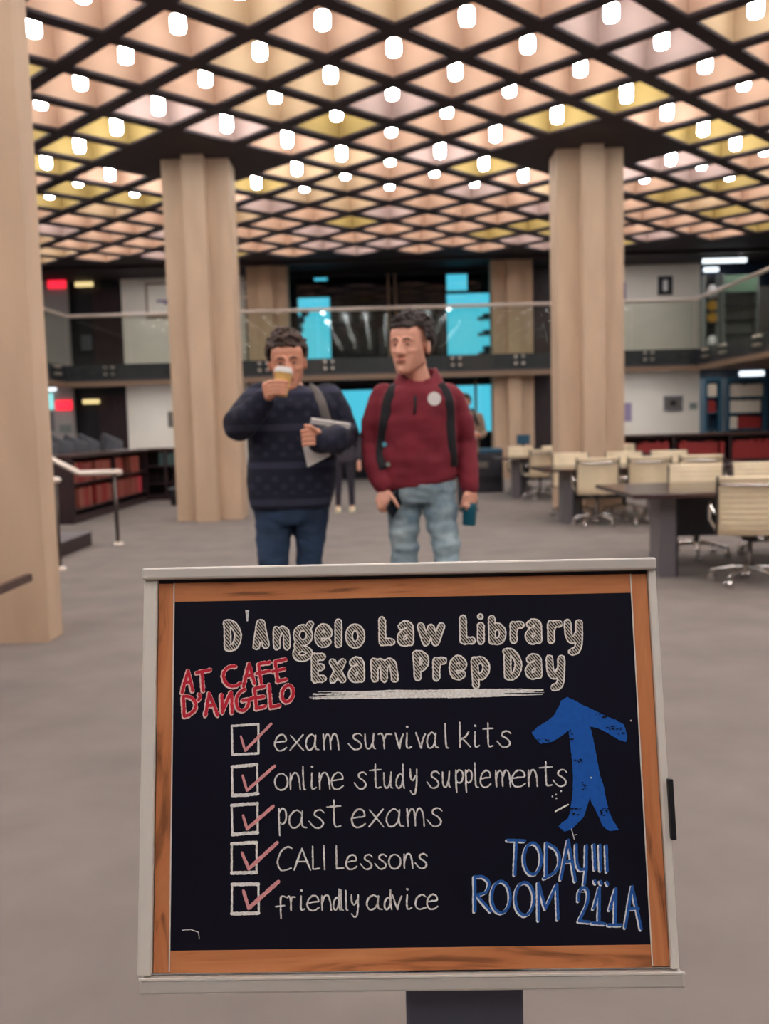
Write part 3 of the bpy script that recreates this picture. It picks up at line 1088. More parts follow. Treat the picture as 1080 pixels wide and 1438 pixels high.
def office_chair():
    """swivel chair with cream ribbed sling; faces +Y (its back towards -Y)"""
    t = thing('office_chair', '', 'chair', (0, 0, 0), 'cream swivel chairs at the tables')

    def sling(prof, wd, ribs):
        b = MB()
        P = [Vector(p) for p in prof]
        cum = [0]
        for a, c in zip(P, P[1:]):
            cum.append(cum[-1] + (c - a).length)
        n = ribs * 4
        rows = []
        for i in range(n + 1):
            s = cum[-1] * i / n
            k = 0
            while k < len(cum) - 2 and cum[k + 1] < s:
                k += 1
            u = (s - cum[k]) / (cum[k + 1] - cum[k])
            p = P[k].lerp(P[k + 1], u)
            tg = (P[k + 1] - P[k]).normalized()
            nn = Vector((0, -tg.z, tg.y))
            th = .009 + .007 * abs(math.sin(PI * i / 4))
            rows.append((p, nn, th))
        vs, fs = [], []
        for p, nn, th in rows:
            for x in (-wd / 2, wd / 2):
                for s in (-1, 1):
                    vs.append(Vector((x, p.y, p.z)) + nn * th * s)
        for i in range(n):
            a = i * 4
            fs += [(a, a + 2, a + 6, a + 4), (a + 1, a + 5, a + 7, a + 3), (a, a + 4, a + 5, a + 1), (a + 2, a + 3, a + 7, a + 6)]
        fs += [(0, 1, 3, 2), (n * 4, n * 4 + 2, n * 4 + 3, n * 4 + 1)]
        return b.add(vs, fs)
    sling([(0, .23, .44), (0, .18, .455), (0, -.17, .43), (0, -.205, .45)], .5, 9).build('seat', M['cream'], t, True)
    sling([(0, -.205, .455), (0, -.225, .52), (0, -.25, .70), (0, -.285, .86), (0, -.30, .895)], .5, 10).build('backrest', M['cream'], t, True)
    for s in (-1, 1):
        x = s * .263
        MB().tube([(x, .24, .435), (x, .18, .45), (x, -.15, .428), (x, -.2, .445), (x, -.225, .52), (x, -.25, .7), (x, -.285, .85), (x, -.302, .895)], .017, 8, flat=(1, .6)).build('side_frame', M['dark_steel'], t, True)
        MB().tube([(x, .08, .445), (x + s * .04, .12, .52), (x + s * .044, .12, .63), (x + s * .04, .07, .665), (x + s * .04, -.16, .65), (x + s * .03, -.235, .62), (x, -.24, .6)], .014, 8).build('armrest', M['chrome'], t, True)
    MB().tube([(-.255, -.288, .835), (-.1, -.318, .83), (.1, -.318, .83), (.255, -.288, .835)], .012, 8).build('back_bar', M['chrome'], t, True)
    MB().tube([(-.235, .05, .44), (-.06, .03, .40), (.06, .03, .40), (.235, .05, .44)], .02, 8).build('seat_bar', M['chrome'], t, True)
    MB().lathe([(.06, .36), (.065, .4), (.05, .41)], (0, .02, 0), 16).build('tilt_housing', M['panel_dark'], t, 40)
    MB().lathe([(.03, .12), (.03, .24), (.022, .25), (.022, .37)], (0, .02, 0), 16).build('gas_lift', M['dark_steel'], t, 40)
    for k in range(5):
        a = 2 * PI * k / 5 + .35
        dx, dy = math.cos(a), math.sin(a)
        lg = MB().tube([(0, .02, .145), (dx * .12, .02 + dy * .12, .14), (dx * .3, .02 + dy * .3, .1)], [.026, .024, .016], 8, flat=(.8, 1), round_ends=True).build('leg', M['chrome'], t, True)
        c = Vector((dx * .3, .02 + dy * .3, .034))
        tg = Vector((-dy, dx, 0))
        cb_ = MB()
        for s in (-1, 1):
            cb_.tube([c + tg * s * .012, c + tg * s * .03], [.034, .028], 14)
        cb_.cyl(c + Vector((0, 0, .02)), c + Vector((0, 0, .075)), .012, n=8)
        cb_.build('caster', M['chrome'], lg, 40)
    return t


oc = office_chair()
used = []


def chair(x, y, rz, label):
    if not used:
        used.append(1)
        oc.location = (x, y, 0)
        oc.rotation_euler = (0, 0, rz)
        oc['label'] = label
        return oc
    return dup(oc, (x, y, 0), label, rz)


def px_x(px, Y):
    return at(px, 660, Y).x


chair(px_x(1052, 7.45), 7.42, -.30, 'large cream ribbed swivel chair with chrome base on the near side of the nearest table')
chair(px_x(979, 9.0), 9.02, PI - .3, 'cream swivel chair facing us across the nearest table, beside the near swivel chair')
chair(px_x(1084, 9.0), 9.1, PI - .1, 'cream swivel chair across the nearest table, at the right edge of the photo')
for px, rz, lab in ((838, -.18, 'cream swivel chair seen from behind at the middle table, in front of the right column'), (911, -.24, 'cream swivel chair seen from behind at the middle table, second from the right column'),
                    (984, -.3, 'cream swivel chair seen from behind at the middle table, farthest from the column')):
    chair(px_x(px, 11.95), 11.95, rz, lab)
for px, rz, lab in ((803, PI - .15, 'cream swivel chair facing us against the foot of the right column'), (877, PI - .25, 'cream swivel chair facing us across the middle table, just right of the column'),
                    (943, PI - .2, 'cream swivel chair facing us across the middle table, before the red law books')):
    chair(px_x(px, 13.4), 13.42, rz, lab)
chair(px_x(759, 16.2), 16.2, .1, 'cream swivel chair seen from behind at the farthest table, left of the right column')
chair(px_x(735, 17.9), 17.95, PI, 'cream swivel chair facing us across the farthest table, below the blue monitor')
chair(px_x(786, 17.9), 17.95, PI + .1, 'cream swivel chair across the farthest table, half behind the right column')
chair(px_x(882, 17.9), 17.95, PI + .1, 'cream swivel chair far back, between the right column and the red law books')

# ------------------------------------------------------------------ chalkboard sign on its stand
SC = Vector((.01962, 1.26453, .87183))
SR = Matrix.Rotation(-.018224, 3, 'Z') @ Matrix.Rotation(-.231813, 3, 'X') @ Matrix.Rotation(.003458, 3, 'Y')
SRI = SR.transposed()
sign = thing('sign_stand', 'chalkboard sign in a wood-look border and silver frame, on a grey post', 'sign', (SC.x + .075, SC.y + .12, 0))
WLOC[sign.name] = sign.location.copy()


def bpt(x, y, z):
    return SC + SR @ Vector((x, y, z))


def board_uv(px, py):
    """where the sight line (px, py) meets the board, in board metres"""
    d = FWD * F_PX + RGT * (px - 540) + UPV * (719 - py)
    n = SR @ Vector((0, 1, 0))
    p = SRI @ (CAM + d * ((SC - CAM).dot(n) / d.dot(n)) - SC)
    return p.x, p.z


def bl_box(mb, a, b, r=0):
    """box given in board coordinates"""
    a, b = Vector(a), Vector(b)
    c = (a + b) / 2
    sz = tuple(abs(b[i] - a[i]) for i in range(3))
    if r:
        mb.rbox(SC + SR @ c, sz, r, SR)
    else:
        mb.box(SC + SR @ c, sz, SR)
    return mb


M['alu'] = mat('silver_frame', rgb(226, 221, 212), .45, .1)
M['alu_top'] = mat('brushed_rail', rgb(204, 199, 192), .4, .2, var=.06, scale=40, stretch=(.02, 1, 1))
M['board'] = mat('chalkboard_print', rgb(14, 13, 30), .4, spec=.3, var=.12, scale=6)
M['woodpx'] = wood_mat('border_wood_h', rgb(198, 124, 78), rgb(218, 148, 98), .45, 'X', 34)
M['woodpz'] = wood_mat('border_wood_v', rgb(198, 124, 78), rgb(216, 146, 98), .45, 'Z', 34)
M['post'] = mat('dark_post', rgb(84, 87, 104), .5)
M['knob'] = mat('white_knob', rgb(232, 224, 205), .35)
M['chalk'] = mat('white_chalk', rgb(248, 242, 232), .9, var=.22, scale=260)
M['chalk_list'] = mat('list_chalk', rgb(248, 240, 228), .9, var=.4, scale=300)
M['red_chalk'] = mat('red_chalk', rgb(204, 36, 60), .9, var=.12, scale=200)
M['pale_red'] = mat('pale_edge_chalk', rgb(238, 200, 192), .9, var=.2, scale=260)
M['blue_chalk'] = mat('blue_chalk', rgb(32, 92, 170), .9, var=.15, scale=220)
M['blue_fill'] = mat('blue_arrow_chalk', rgb(6, 88, 180), .85, var=.1, scale=120)
M['ice_chalk'] = mat('pale_blue_chalk', rgb(232, 234, 242), .9, var=.2, scale=260)
M['pink_chalk'] = mat('pink_chalk', rgb(226, 156, 158), .9, var=.12, scale=200)
# hatched chalk fill: diagonal bands of chalk and bare board
hm = bpy.data.materials.new('hatched_chalk')
hm.use_nodes = True
nt = hm.node_tree
pb = nt.nodes['Principled BSDF']
pb.inputs['Roughness'].default_value = .9
tc = nt.nodes.new('ShaderNodeTexCoord')
mp = nt.nodes.new('ShaderNodeMapping')
mp.inputs['Rotation'].default_value = (0, math.radians(38), 0)
wv = nt.nodes.new('ShaderNodeTexWave')
wv.bands_direction = 'X'
wv.inputs['Scale'].default_value = 95
wv.inputs['Distortion'].default_value = 1.6
wv.inputs['Detail'].default_value = 2
wv.inputs['Detail Scale'].default_value = 1.5
rp = nt.nodes.new('ShaderNodeValToRGB')
rp.color_ramp.elements[0].position, rp.color_ramp.elements[0].color = .46, rgb(24, 22, 32)
rp.color_ramp.elements[1].position, rp.color_ramp.elements[1].color = .66, rgb(206, 198, 186)
nt.links.new(tc.outputs['Object'], mp.inputs[0])
nt.links.new(mp.outputs[0], wv.inputs['Vector'])
nt.links.new(wv.outputs['Fac'], rp.inputs[0])
nt.links.new(rp.outputs[0], pb.inputs['Base Color'])
M['hatch'] = hm

# frame: four rails, the top and bottom ones wider and standing proud
part(bl_box(MB(), (-.3735, -.016, .2715), (.3645, .012, .2885), .003), 'top_rail', M['alu_top'], sign)
part(bl_box(MB(), (-.3675, -.016, -.291), (.3688, .012, -.2725), .003), 'bottom_rail', M['alu_top'], sign)
part(bl_box(MB(), (-.3675, -.018, -.2725), (.3688, -.0155, -.2698)), 'rail_lip', M['alu'], sign)
part(bl_box(MB(), (-.3725, -.008, -.2698), (-.3535, .012, .2715), .002), 'left_rail', M['alu'], sign)
part(bl_box(MB(), (.354, -.008, -.2698), (.3648, .012, .2715), .002), 'right_rail', M['alu'], sign)
part(bl_box(MB(), (-.3535, .002, -.2698), (.354, .010, .2715)), 'backing_sheet', M['panel_dark'], sign)
pn = part(bl_box(MB(), (-.3305, 0, -.2395), (.3305, .002, .2395)), 'chalkboard', M['board'], sign)


def set_local(ob):
    """turn the part so its object axes follow the board (grain, hatching)"""
    Mx = Matrix.Translation(SC - sign.location) @ SR.to_4x4()
    ob.data.transform(Mx.inverted())
    ob.matrix_local = Mx
    return ob


for a, b, nm in (((-.329, -.001, .2395), (.329, .002, .2665), 'border_strip'), ((-.3295, -.001, -.2685), (.3295, .002, -.2395), 'border_strip')):
    set_local(part(bl_box(MB(), a, b), nm, M['woodpx'], sign))
for a, b, nm in (((-.352, -.001, -.2675), (-.3305, .002, .266), 'border_strip'), ((.3305, -.001, -.2675), (.353, .002, .266), 'border_strip')):
    set_local(part(bl_box(MB(), a, b), nm, M['woodpz'], sign))
for x in (-.3300, .3300):
    set_local(part(bl_box(MB(), (x - .0008, -.0016, -.2665), (x + .0008, .001, .2665)), 'border_line', M['alu'], sign))
# black marker clip on the right rail
part(bl_box(MB(), (.362, -.016, -.1), (.3695, .006, -.019), .0015), 'clip', M['black'], sign)
# post and knob
pz = bpt(.077, .02, -.291)
ps = MB()
ps.rbox((pz.x, pz.y + .045, .33), (.166, .045, .64), .004)
part(ps, 'post', M['post'], sign)
part(MB().rbox((pz.x, pz.y + .05, .012), (.42, .34, .024), .01), 'base_plate', M['post'], sign)
br = MB()
bl_box(br, (.02, .0125, -.27), (.135, .024, -.1), .004)
part(br, 'bracket', M['post'], sign)
kb = MB()
c = Vector((pz.x - .003, pz.y + .017, bpt(0, 0, -.2945).z - .004))
kb.ball(c, (.0085, .008, .0085), 16)
part(kb, 'knob', M['knob'], sign, True)

# ---------------- lettering
LZ = [0]


class Ink:
    """chalk lines drawn on the board from photo positions; each stroke a flat ribbon a hair above the last"""
    def __init__(self, level):
        self.mb = MB()
        self.y = -.0004 - level * .0003

    def ribbon(self, pts, wpx, jit=.35, cap=True, taper=0):
        P = [Vector(board_uv(*p)) for p in pts]
        # resample finely
        Q = []
        for a, b in zip(P, P[1:]):
            k = max(1, int((b - a).length / .0022))
            Q += [a.lerp(b, i / k) for i in range(k)]
        Q.append(P[-1])
        if len(Q) < 2:
            return
        self.y -= .0000015
        y = self.y
        w0 = wpx * .00102 / 2
        vs, fs = [], []
        n = len(Q)
        for i, p in enumerate(Q):
            t = (Q[min(i + 1, n - 1)] - Q[max(i - 1, 0)])
            if t.length < 1e-9:
                t = Vector((1, 0))
            t.normalize()
            nn = Vector((-t.y, t.x))
            u = i / max(1, n - 1)
            ww = w0 * (1 - taper * abs(2 * u - 1) ** 3)
            a = ww * (1 + random.uniform(-jit, jit) * .6)
            b = ww * (1 + random.uniform(-jit, jit) * .6)
            for q in (p + nn * a, p - nn * b):
                vs.append(bpt(q.x, y, q.y))
        for i in range(n - 1):
            fs.append((2 * i, 2 * i + 1, 2 * i + 3, 2 * i + 2))
        self.mb.add(vs, fs)
        if cap:
            for p in (Q[0], Q[-1]):
                self.dot_uv(p, w0 * (1 - taper))
        # round the inner corners
        for i in range(1, len(P) - 1):
            a, b = P[i] - P[i - 1], P[i + 1] - P[i]
            if a.length > 1e-6 and b.length > 1e-6 and a.angle(b) > .5:
                self.dot_uv(P[i], w0)

    def dot_uv(self, p, r, n=9):
        self.y -= .0000015
        self.mb.add([bpt(p.x + r * math.cos(2 * PI * k / n) * random.uniform(.85, 1.1), self.y, p.y + r * math.sin(2 * PI * k / n) * random.uniform(.85, 1.1)) for k in range(n)], [tuple(range(n))])

    def dot(self, px, py, rpx):
        self.dot_uv(Vector(board_uv(px, py)), rpx * .00102)

    def poly(self, pts, jit=0):
        Q = []
        n = len(pts)
        for i in range(n):
            a, b = Vector(pts[i]), Vector(pts[(i + 1) % n])
            k = max(1, int((b - a).length / 1.6)) if jit else 1
            for j in range(k):
                q = a.lerp(b, j / k)
                Q.append((q.x + random.uniform(-jit, jit), q.y + random.uniform(-jit, jit)))
        self.y -= .0000015
        bm = bmesh.new()
        vv = []
        for q in Q:
            u = board_uv(*q)
            vv.append(bm.verts.new(bpt(u[0], self.y, u[1])))
        f = bm.faces.new(vv)
        bmesh.ops.triangulate(bm, faces=[f])
        bm.verts.index_update()
        self.mb.add([v.co.copy() for v in bm.verts], [tuple(v.index for v in f.verts) for f in bm.faces])
        bm.free()

    def done(self, name, m, label=None, parent=None):
        me = bpy.data.meshes.new(name)
        o = sign.location
        me.from_pydata([tuple(v - o) for v in self.mb.v], [], self.mb.f)
        me.materials.append(m)
        ob = bpy.data.objects.new(name, me)
        COL.objects.link(ob)
        ob.parent = parent or sign
        set_local(ob)
        if label:
            ob['label'] = label
        return ob


def smooth(pts, k=5):
    if len(pts) < 3:
        return pts
    P = [Vector(p) for p in pts]
    closed = (P[0] - P[-1]).length < 1e-6
    out = []
    n = len(P)
    for i in range(n - 1):
        p0 = P[i - 1] if i > 0 else (P[-2] if closed else P[0])
        p3 = P[i + 2] if i + 2 < n else (P[1] if closed else P[-1])
        p1, p2 = P[i], P[i + 1]
        for j in range(k):
            t = j / k
            out.append(.5 * ((2 * p1) + (p2 - p0) * t + (2 * p0 - 5 * p1 + 4 * p2 - p3) * t * t + (3 * p1 - p0 - 3 * p2 + p3) * t ** 3))
    out.append(P[-1])
    return [(v.x, v.y) for v in out]


def ell(cx=.5, cy=.5, rx=.5, ry=.5, a0=90, a1=450, n=16):
    return [(cx + rx * math.cos(math.radians(a0 + (a1 - a0) * i / n)), cy + ry * math.sin(math.radians(a0 + (a1 - a0) * i / n))) for i in range(n + 1)]


# glyph skeletons in a unit box (y up); 's' strokes are smoothed, 'l' are straight
G = {
    'a': [('s', [(.74, .8), (.45, 1), (.12, .78), (0, .4), (.15, .04), (.42, .04), (.68, .35), (.76, .95)]), ('s', [(.76, .95), (.72, .4), (.8, .08), (1, .03)])],
    'e': [('s', [(.08, .5), (.5, .56), (.93, .62), (.85, .92), (.5, 1), (.14, .78), (.0, .38), (.2, .04), (.6, 0), (1, .2)])],
    'x': [('l', [(.05, .95), (.98, 0)]), ('l', [(.95, 1), (0, 0)])],
    'm': [('l', [(.04, 1), (.1, 0)]), ('s', [(.08, .5), (.2, .9), (.36, .97), (.47, .7), (.5, .03)]), ('s', [(.5, .55), (.64, .95), (.82, .97), (.95, .6), (1, 0)])],
    's': [('s', [(.97, .85), (.75, 1), (.42, .93), (.38, .7), (.7, .52), (.92, .28), (.78, .04), (.4, .0), (0, .36)])],
    'u': [('s', [(.03, .95), (.08, .3), (.3, .02), (.58, .15), (.8, .55)]), ('s', [(.85, 1), (.78, .35), (.85, .1), (1, .02)])],
    'r': [('s', [(0, .92), (.2, .98), (.4, .7), (.45, 0)]), ('s', [(.45, .6), (.62, .92), (1, .92)])],
    'v': [('l', [(0, 1), (.55, 0)]), ('s', [(.55, 0), (.72, .5), (1, .92)])],
    'i': [('s', [(.4, 1), (.36, .25), (.55, .02), (1, .12)]), ('d', [(.4, 1.38)])],
    'l': [('s', [(.15, 1), (.32, .3), (.5, .03), (1, .0)])],
    'k': [('l', [(.08, 1), (.12, 0)]), ('s', [(.85, .62), (.55, .42), (.12, .3)]), ('l', [(.3, .38), (1, .02)])],
    't': [('s', [(.5, 1), (.52, .3), (.62, .04), (1, .06)]), ('l', [(0, .74), (1, .78)])],
    'o': [('s', ell(.5, .48, .5, .5))],
    'n': [('l', [(.04, 1), (.06, 0)]), ('s', [(.08, .5), (.32, .95), (.68, .98), (.9, .6), (1, 0)])],
    'd': [('s', [(.82, .5), (.5, .6), (.12, .42), (.03, .15), (.3, .0), (.65, .12), (.85, .4)]), ('s', [(.84, 1), (.86, .3), (1, 0)])],
    'y': [('s', [(.05, 1), (.1, .7), (.42, .55), (.82, .75)]), ('s', [(1, 1), (.97, .4), (.8, .06), (.42, 0), (.08, .14)])],
    'p': [('s', [(.1, 1), (.12, .5), (.2, 0)]), ('s', [(.15, .85), (.5, 1), (.95, .88), (.92, .55), (.5, .42), (.15, .52)])],
    'c': [('s', [(.98, .85), (.6, 1), (.15, .75), (.02, .3), (.35, .0), (1, .12)])],
    'f': [('s', [(1, .92), (.55, 1), (.42, .8), (.45, 0)]), ('l', [(0, .52), (.75, .58)])],
    'C': [('s', [(1, .94), (.7, 1), (.3, .82), (.04, .4), (.2, .04), (.5, .0), (.95, .1)])],
    'A': [('l', [(0, 0), (.48, 1)]), ('l', [(.48, 1), (1, 0)]), ('l', [(.15, .38), (.85, .4)])],
    'L': [('l', [(.05, 1), (.1, .03)]), ('l', [(.1, .03), (1, .06)])],
    'I': [('l', [(.2, 1), (.6, 0)])],
    # printed headline letters
    'D': [('l', [(.1, 1), (.14, 0)]), ('s', [(.0, 1), (.45, .98), (.85, .75), (1, .45), (.8, .12), (.45, 0), (.14, 0)])],
    'hA': [('l', [(.05, 0), (.42, 1)]), ('l', [(.42, 1), (.6, .98)]), ('l', [(.56, .98), (1, .06)]), ('l', [(.2, .33), (.8, .3)])],
    'hn': [('l', [(.05, 1), (.08, 0)]), ('s', [(.1, .6), (.35, .92), (.7, .98), (.92, .7), (.97, 0)])],
    'he': [('s', [(.08, .5), (.5, .52), (.98, .56), (.9, .85), (.5, 1), (.12, .8), (.0, .42), (.2, .08), (.55, 0), (.95, .12)])],
    'hl': [('l', [(.5, 1), (.55, 0)])],
    'ha': [('s', [(.1, .86), (.45, 1), (.82, .9), (.9, .6), (.92, 0)]), ('s', [(.9, .56), (.4, .55), (.04, .3), (.15, .04), (.55, 0), (.9, .2)])],
    'w': [('l', [(.0, 1), (.25, 0)]), ('l', [(.25, 0), (.5, .9)]), ('l', [(.5, .9), (.72, 0)]), ('l', [(.72, 0), (1, 1)])],
    'hi': [('l', [(.5, 1), (.5, 0)])],
    'b': [('l', [(.06, 1), (.1, 0)]), ('s', [(.1, .5), (.45, .66), (.85, .55), (1, .3), (.8, .06), (.45, 0), (.1, .08)])],
    'hr': [('l', [(.08, .98), (.12, 0)]), ('s', [(.14, .6), (.4, .92), (1, .97)])],
    'hy': [('s', [(.0, 1), (.08, .6), (.3, .42), (.65, .45), (.88, .6)]), ('s', [(.98, 1), (.97, .5), (.9, .18), (.7, .05), (.38, .0)])],
    'E': [('l', [(.08, 1), (.14, 0)]), ('l', [(.08, .97), (.95, .98)]), ('l', [(.1, .52), (.85, .54)]), ('l', [(.12, .03), (1, .04)])],
    'hm': [('l', [(.04, 1), (.08, 0)]), ('s', [(.08, .6), (.25, .92), (.42, .9), (.5, .6), (.5, 0)]), ('s', [(.5, .6), (.68, .95), (.88, .9), (.95, .6), (1, 0)])],
    'P': [('l', [(.08, 1), (.22, 0)]), ('s', [(.02, 1), (.5, 1), (.95, .85), (.95, .6), (.6, .42), (.16, .4)])],
    'hp': [('l', [(.06, .98), (.2, 0)]), ('s', [(.1, .88), (.5, 1), (.92, .88), (1, .62), (.75, .38), (.2, .36)])],
    'hx': [('l', [(.02, 1), (1, .02)]), ('l', [(.98, 1), (.05, 0)])],
    'hL': [('l', [(.06, 1), (.12, .03)]), ('l', [(.12, .03), (1, .05)])],
}


def glyph(ink, ch, x0, x1, yt, yb, wpx, jit=.35, taper=0, dotr=None, off=(0, 0)):
    for kind, pts in G[ch]:
        Q = [(x0 + (x1 - x0) * u + off[0], yb + (yt - yb) * v + off[1]) for u, v in pts]
        if kind == 'd':
            ink.dot(Q[0][0], Q[0][1], dotr or wpx * .55)
        else:
            ink.ribbon(smooth(Q) if kind == 's' else Q, wpx, jit, True, taper)


# headline
HEAD = [('D', 313, 339, 870.5, 914), ('hA', 354.5, 378, 870, 912.5), ('hn', 383, 408, 879.5, 912.5), ('he', 442, 466, 876, 909), ('hl', 471, 479.5, 869, 909.5), ('o', 485.5, 512, 876, 909.5),
        ('hL', 531, 554.5, 866, 907.5), ('ha', 557.5, 582, 872, 907), ('w', 586, 624.5, 874.5, 907), ('hL', 644.5, 667.5, 864, 905.5), ('hi', 671, 679.5, 874, 905), ('b', 685, 710.5, 864, 905),
        ('hr', 715.5, 736, 872, 904), ('ha', 737.5, 762, 869, 904), ('hr', 768, 789.5, 870.5, 903.5), ('hy', 792.5, 818, 870, 920),
        ('E', 436, 458, 917, 959), ('hx', 462, 486, 925, 959.5), ('ha', 489, 513, 922.5, 958), ('hm', 519.5, 559, 924, 958), ('P', 579, 602, 914, 956), ('hr', 607, 627.5, 922.5, 956), ('he', 631, 655, 920.5, 954.5),
        ('hp', 660.5, 687, 922, 967), ('D', 706, 732.5, 911, 954.5), ('ha', 737.5, 762, 918, 953), ('hy', 767, 793, 920, 970)]
gq = [[(425.5 + 9 * math.cos(a), 892 - 10.5 * math.sin(a)) for a in [2 * PI * k / 16 for k in range(17)]], [(431, 884), (436, 876)],
      [(421, 902), (417, 907), (424, 910), (433, 914), (433, 921), (424, 924.5), (416, 921), (417, 914), (424, 910)]]
for lv, wd, m, nm in ((0, 11.2, 'chalk', 'headline_outline'), (1, 7.2, 'hatch', 'headline_fill')):
    ink = Ink(lv)
    for ch, x0, x1, yt, yb in HEAD:
        glyph(ink, ch, x0 + 4.6, x1 - 4.6, yt + 4.6, yb - 4.6, wd, .12)
    for q in gq:
        ink.ribbon(smooth(q) if len(q) > 2 else q, wd * .92, .12)
    ink.dot(674.5, 866, 5 if lv == 0 else 2.6)
    if lv == 0:
        ink.poly([(344.5, 857), (350, 856.5), (348.5, 872), (346.8, 872.5)], .2)
    ink.done('lettering_' + nm, M[m])
# brushy underline
ink = Ink(0)
for k in range(13):
    y0 = 974 + 11 * random.random()
    x0, x1 = 436 + random.uniform(-4, 60), 766 - random.uniform(0, 60)
    pts = [(x0 + (x1 - x0) * u / 9, y0 - 3.5 + random.uniform(-.8, .8) - 7 * u / 9 * .6) for u in range(10)]
    ink.ribbon(pts, random.uniform(1.0, 2.2), .5, True, .7)
ink.ribbon([(440, 981), (560, 977), (762, 969)], 2.6, .6)
ink.ribbon([(440, 975), (600, 973), (755, 969)], 2.2, .6)
ink.done('underline', M['chalk'])

# red note, in crop coordinates of 5.4 per pixel
RED = [[(85, 340), (130, 175), (165, 325)], [(100, 268), (150, 255)], [(195, 190), (300, 165)], [(235, 180), (245, 325)], 's', [(490, 140), (440, 145), (400, 190), (405, 245), (440, 285), (490, 290), (530, 265)],
       [(550, 295), (592, 120), (635, 270)], [(565, 218), (615, 205)], [(665, 125), (685, 270)], [(668, 122), (750, 108)], [(650, 195), (745, 175)], [(790, 105), (812, 255)], [(795, 102), (870, 88)], [(770, 180), (860, 160)], [(808, 255), (875, 238)],
       [(95, 370), (102, 520)], 's', [(95, 368), (150, 375), (188, 420), (180, 470), (140, 505), (102, 520)], [(215, 352), (222, 375), (210, 395)], [(262, 510), (290, 345), (355, 510)], [(280, 440), (330, 432)],
       [(385, 355), (390, 490)], [(390, 480), (455, 340)], [(457, 335), (465, 490)], 's', [(560, 315), (520, 340), (495, 400), (510, 460), (550, 475), (583, 440), (590, 395)], [(545, 400), (625, 382)],
       [(635, 310), (648, 455)], [(640, 308), (710, 290)], [(605, 385), (705, 370)], [(645, 460), (715, 442)], [(745, 280), (757, 450)], [(757, 450), (825, 436)],
       's', [(885 + 42 * math.cos(a) + 8 * math.sin(a), 347 - 62 * math.sin(a)) for a in [2 * PI * k / 14 for k in range(15)]]]
for lv, wd, m, nm, ox, oy in ((0, 7.0, 'pale_red', 'note_edge', -.5, .4), (1, 4.4, 'red_chalk', 'note_fill', .3, -.4)):
    ink = Ink(lv)
    sm = False
    for st in RED:
        if st == 's':
            sm = True
            continue
        Q = [(240 + x / 5.4 + ox, 910 + y / 5.4 + oy) for x, y in st]
        ink.ribbon(smooth(Q) if sm else Q, wd, .3)
        sm = False
    ink.done('lettering_' + nm, M[m])

# the list
ink = Ink(0)


def row(b0, xb0, b1, xb1, xh, items):
    for it in items:
        ch, x0, x1 = it[:3]
        yb = b0 + (b1 - b0) * ((x0 + x1) / 2 - xb0) / (xb1 - xb0)
        yt = yb - xh
        if len(it) > 3:
            yt = it[3] if it[3] else yt
        if len(it) > 4:
            yb = it[4]
        for k, (ox, oy) in enumerate(((0, 0), (.7, .4))):
            glyph(ink, ch, x0 + 1, x1 - 1, yt + 1, yb - 1, 2.1 if k == 0 else 1.3, .6, .25, 1.6, (ox, oy))


row(1055, 385, 1049.5, 718, 24, [('e', 385, 403.5), ('x', 406, 427.5), ('a', 428.5, 448.5), ('m', 452, 476.5), ('s', 488, 510), ('u', 511, 528), ('r', 530, 551), ('v', 554, 567), ('i', 566, 579), ('v', 583, 598), ('a', 598.5, 616.5),
    ('l', 623, 631, 1015), ('k', 643, 661.5, 1013), ('i', 662, 674), ('t', 677, 693, 1014), ('s', 697, 718.5)])
row(1110, 385, 1104.5, 797, 25, [('o', 385, 405), ('n', 406, 422.5), ('l', 423.5, 430, 1075), ('i', 433, 445), ('n', 447, 464), ('e', 464.5, 483), ('s', 496.5, 516), ('t', 518, 536, 1072), ('u', 537.5, 552), ('d', 555, 568.5, 1072), ('y', 574.5, 586, 1079, 1116),
    ('s', 598.5, 618), ('u', 620, 633.5), ('p', 638, 651, 1080, 1113.5), ('p', 652, 663.5, 1080, 1113), ('l', 664.5, 672.5, 1070), ('e', 673.5, 690), ('m', 694, 717.5), ('e', 717.5, 738.5), ('n', 740.5, 755.5), ('t', 756, 776, 1068), ('s', 775.5, 797)])
row(1164, 390, 1160.5, 622, 27, [('p', 389.5, 403, 1134, 1174), ('a', 405, 431.5), ('s', 433, 456.5), ('t', 458, 479.5, 1122), ('e', 493, 514), ('x', 517, 540), ('a', 541.5, 568), ('m', 569.5, 596.5), ('s', 598.5, 622)])
row(1223, 390, 1219.5, 600, 22, [('C', 388, 411, 1188), ('A', 412, 437, 1190), ('L', 437.5, 450, 1187), ('I', 453, 458, 1186), ('L', 470.5, 483.5, 1186), ('e', 485, 502), ('s', 505, 524), ('s', 525.5, 544), ('o', 545, 563.5), ('n', 566, 580.5), ('s', 582, 601)])
row(1279.5, 390, 1277, 615, 22.5, [('f', 386, 405, 1257, 1290), ('r', 403, 415.5), ('i', 418.5, 429), ('e', 430.5, 449), ('n', 450.5, 466), ('d', 467, 478.5, 1247), ('l', 477, 483, 1248), ('l', 484, 489.5, 1249), ('y', 492, 504, 1255, 1288), ('a', 514, 537.5), ('d', 538.5, 551, 1248),
    ('v', 550, 565), ('i', 566.5, 579), ('c', 582, 599), ('e', 598.5, 615.5)])
ink.done('lettering_list', M['chalk_list'])
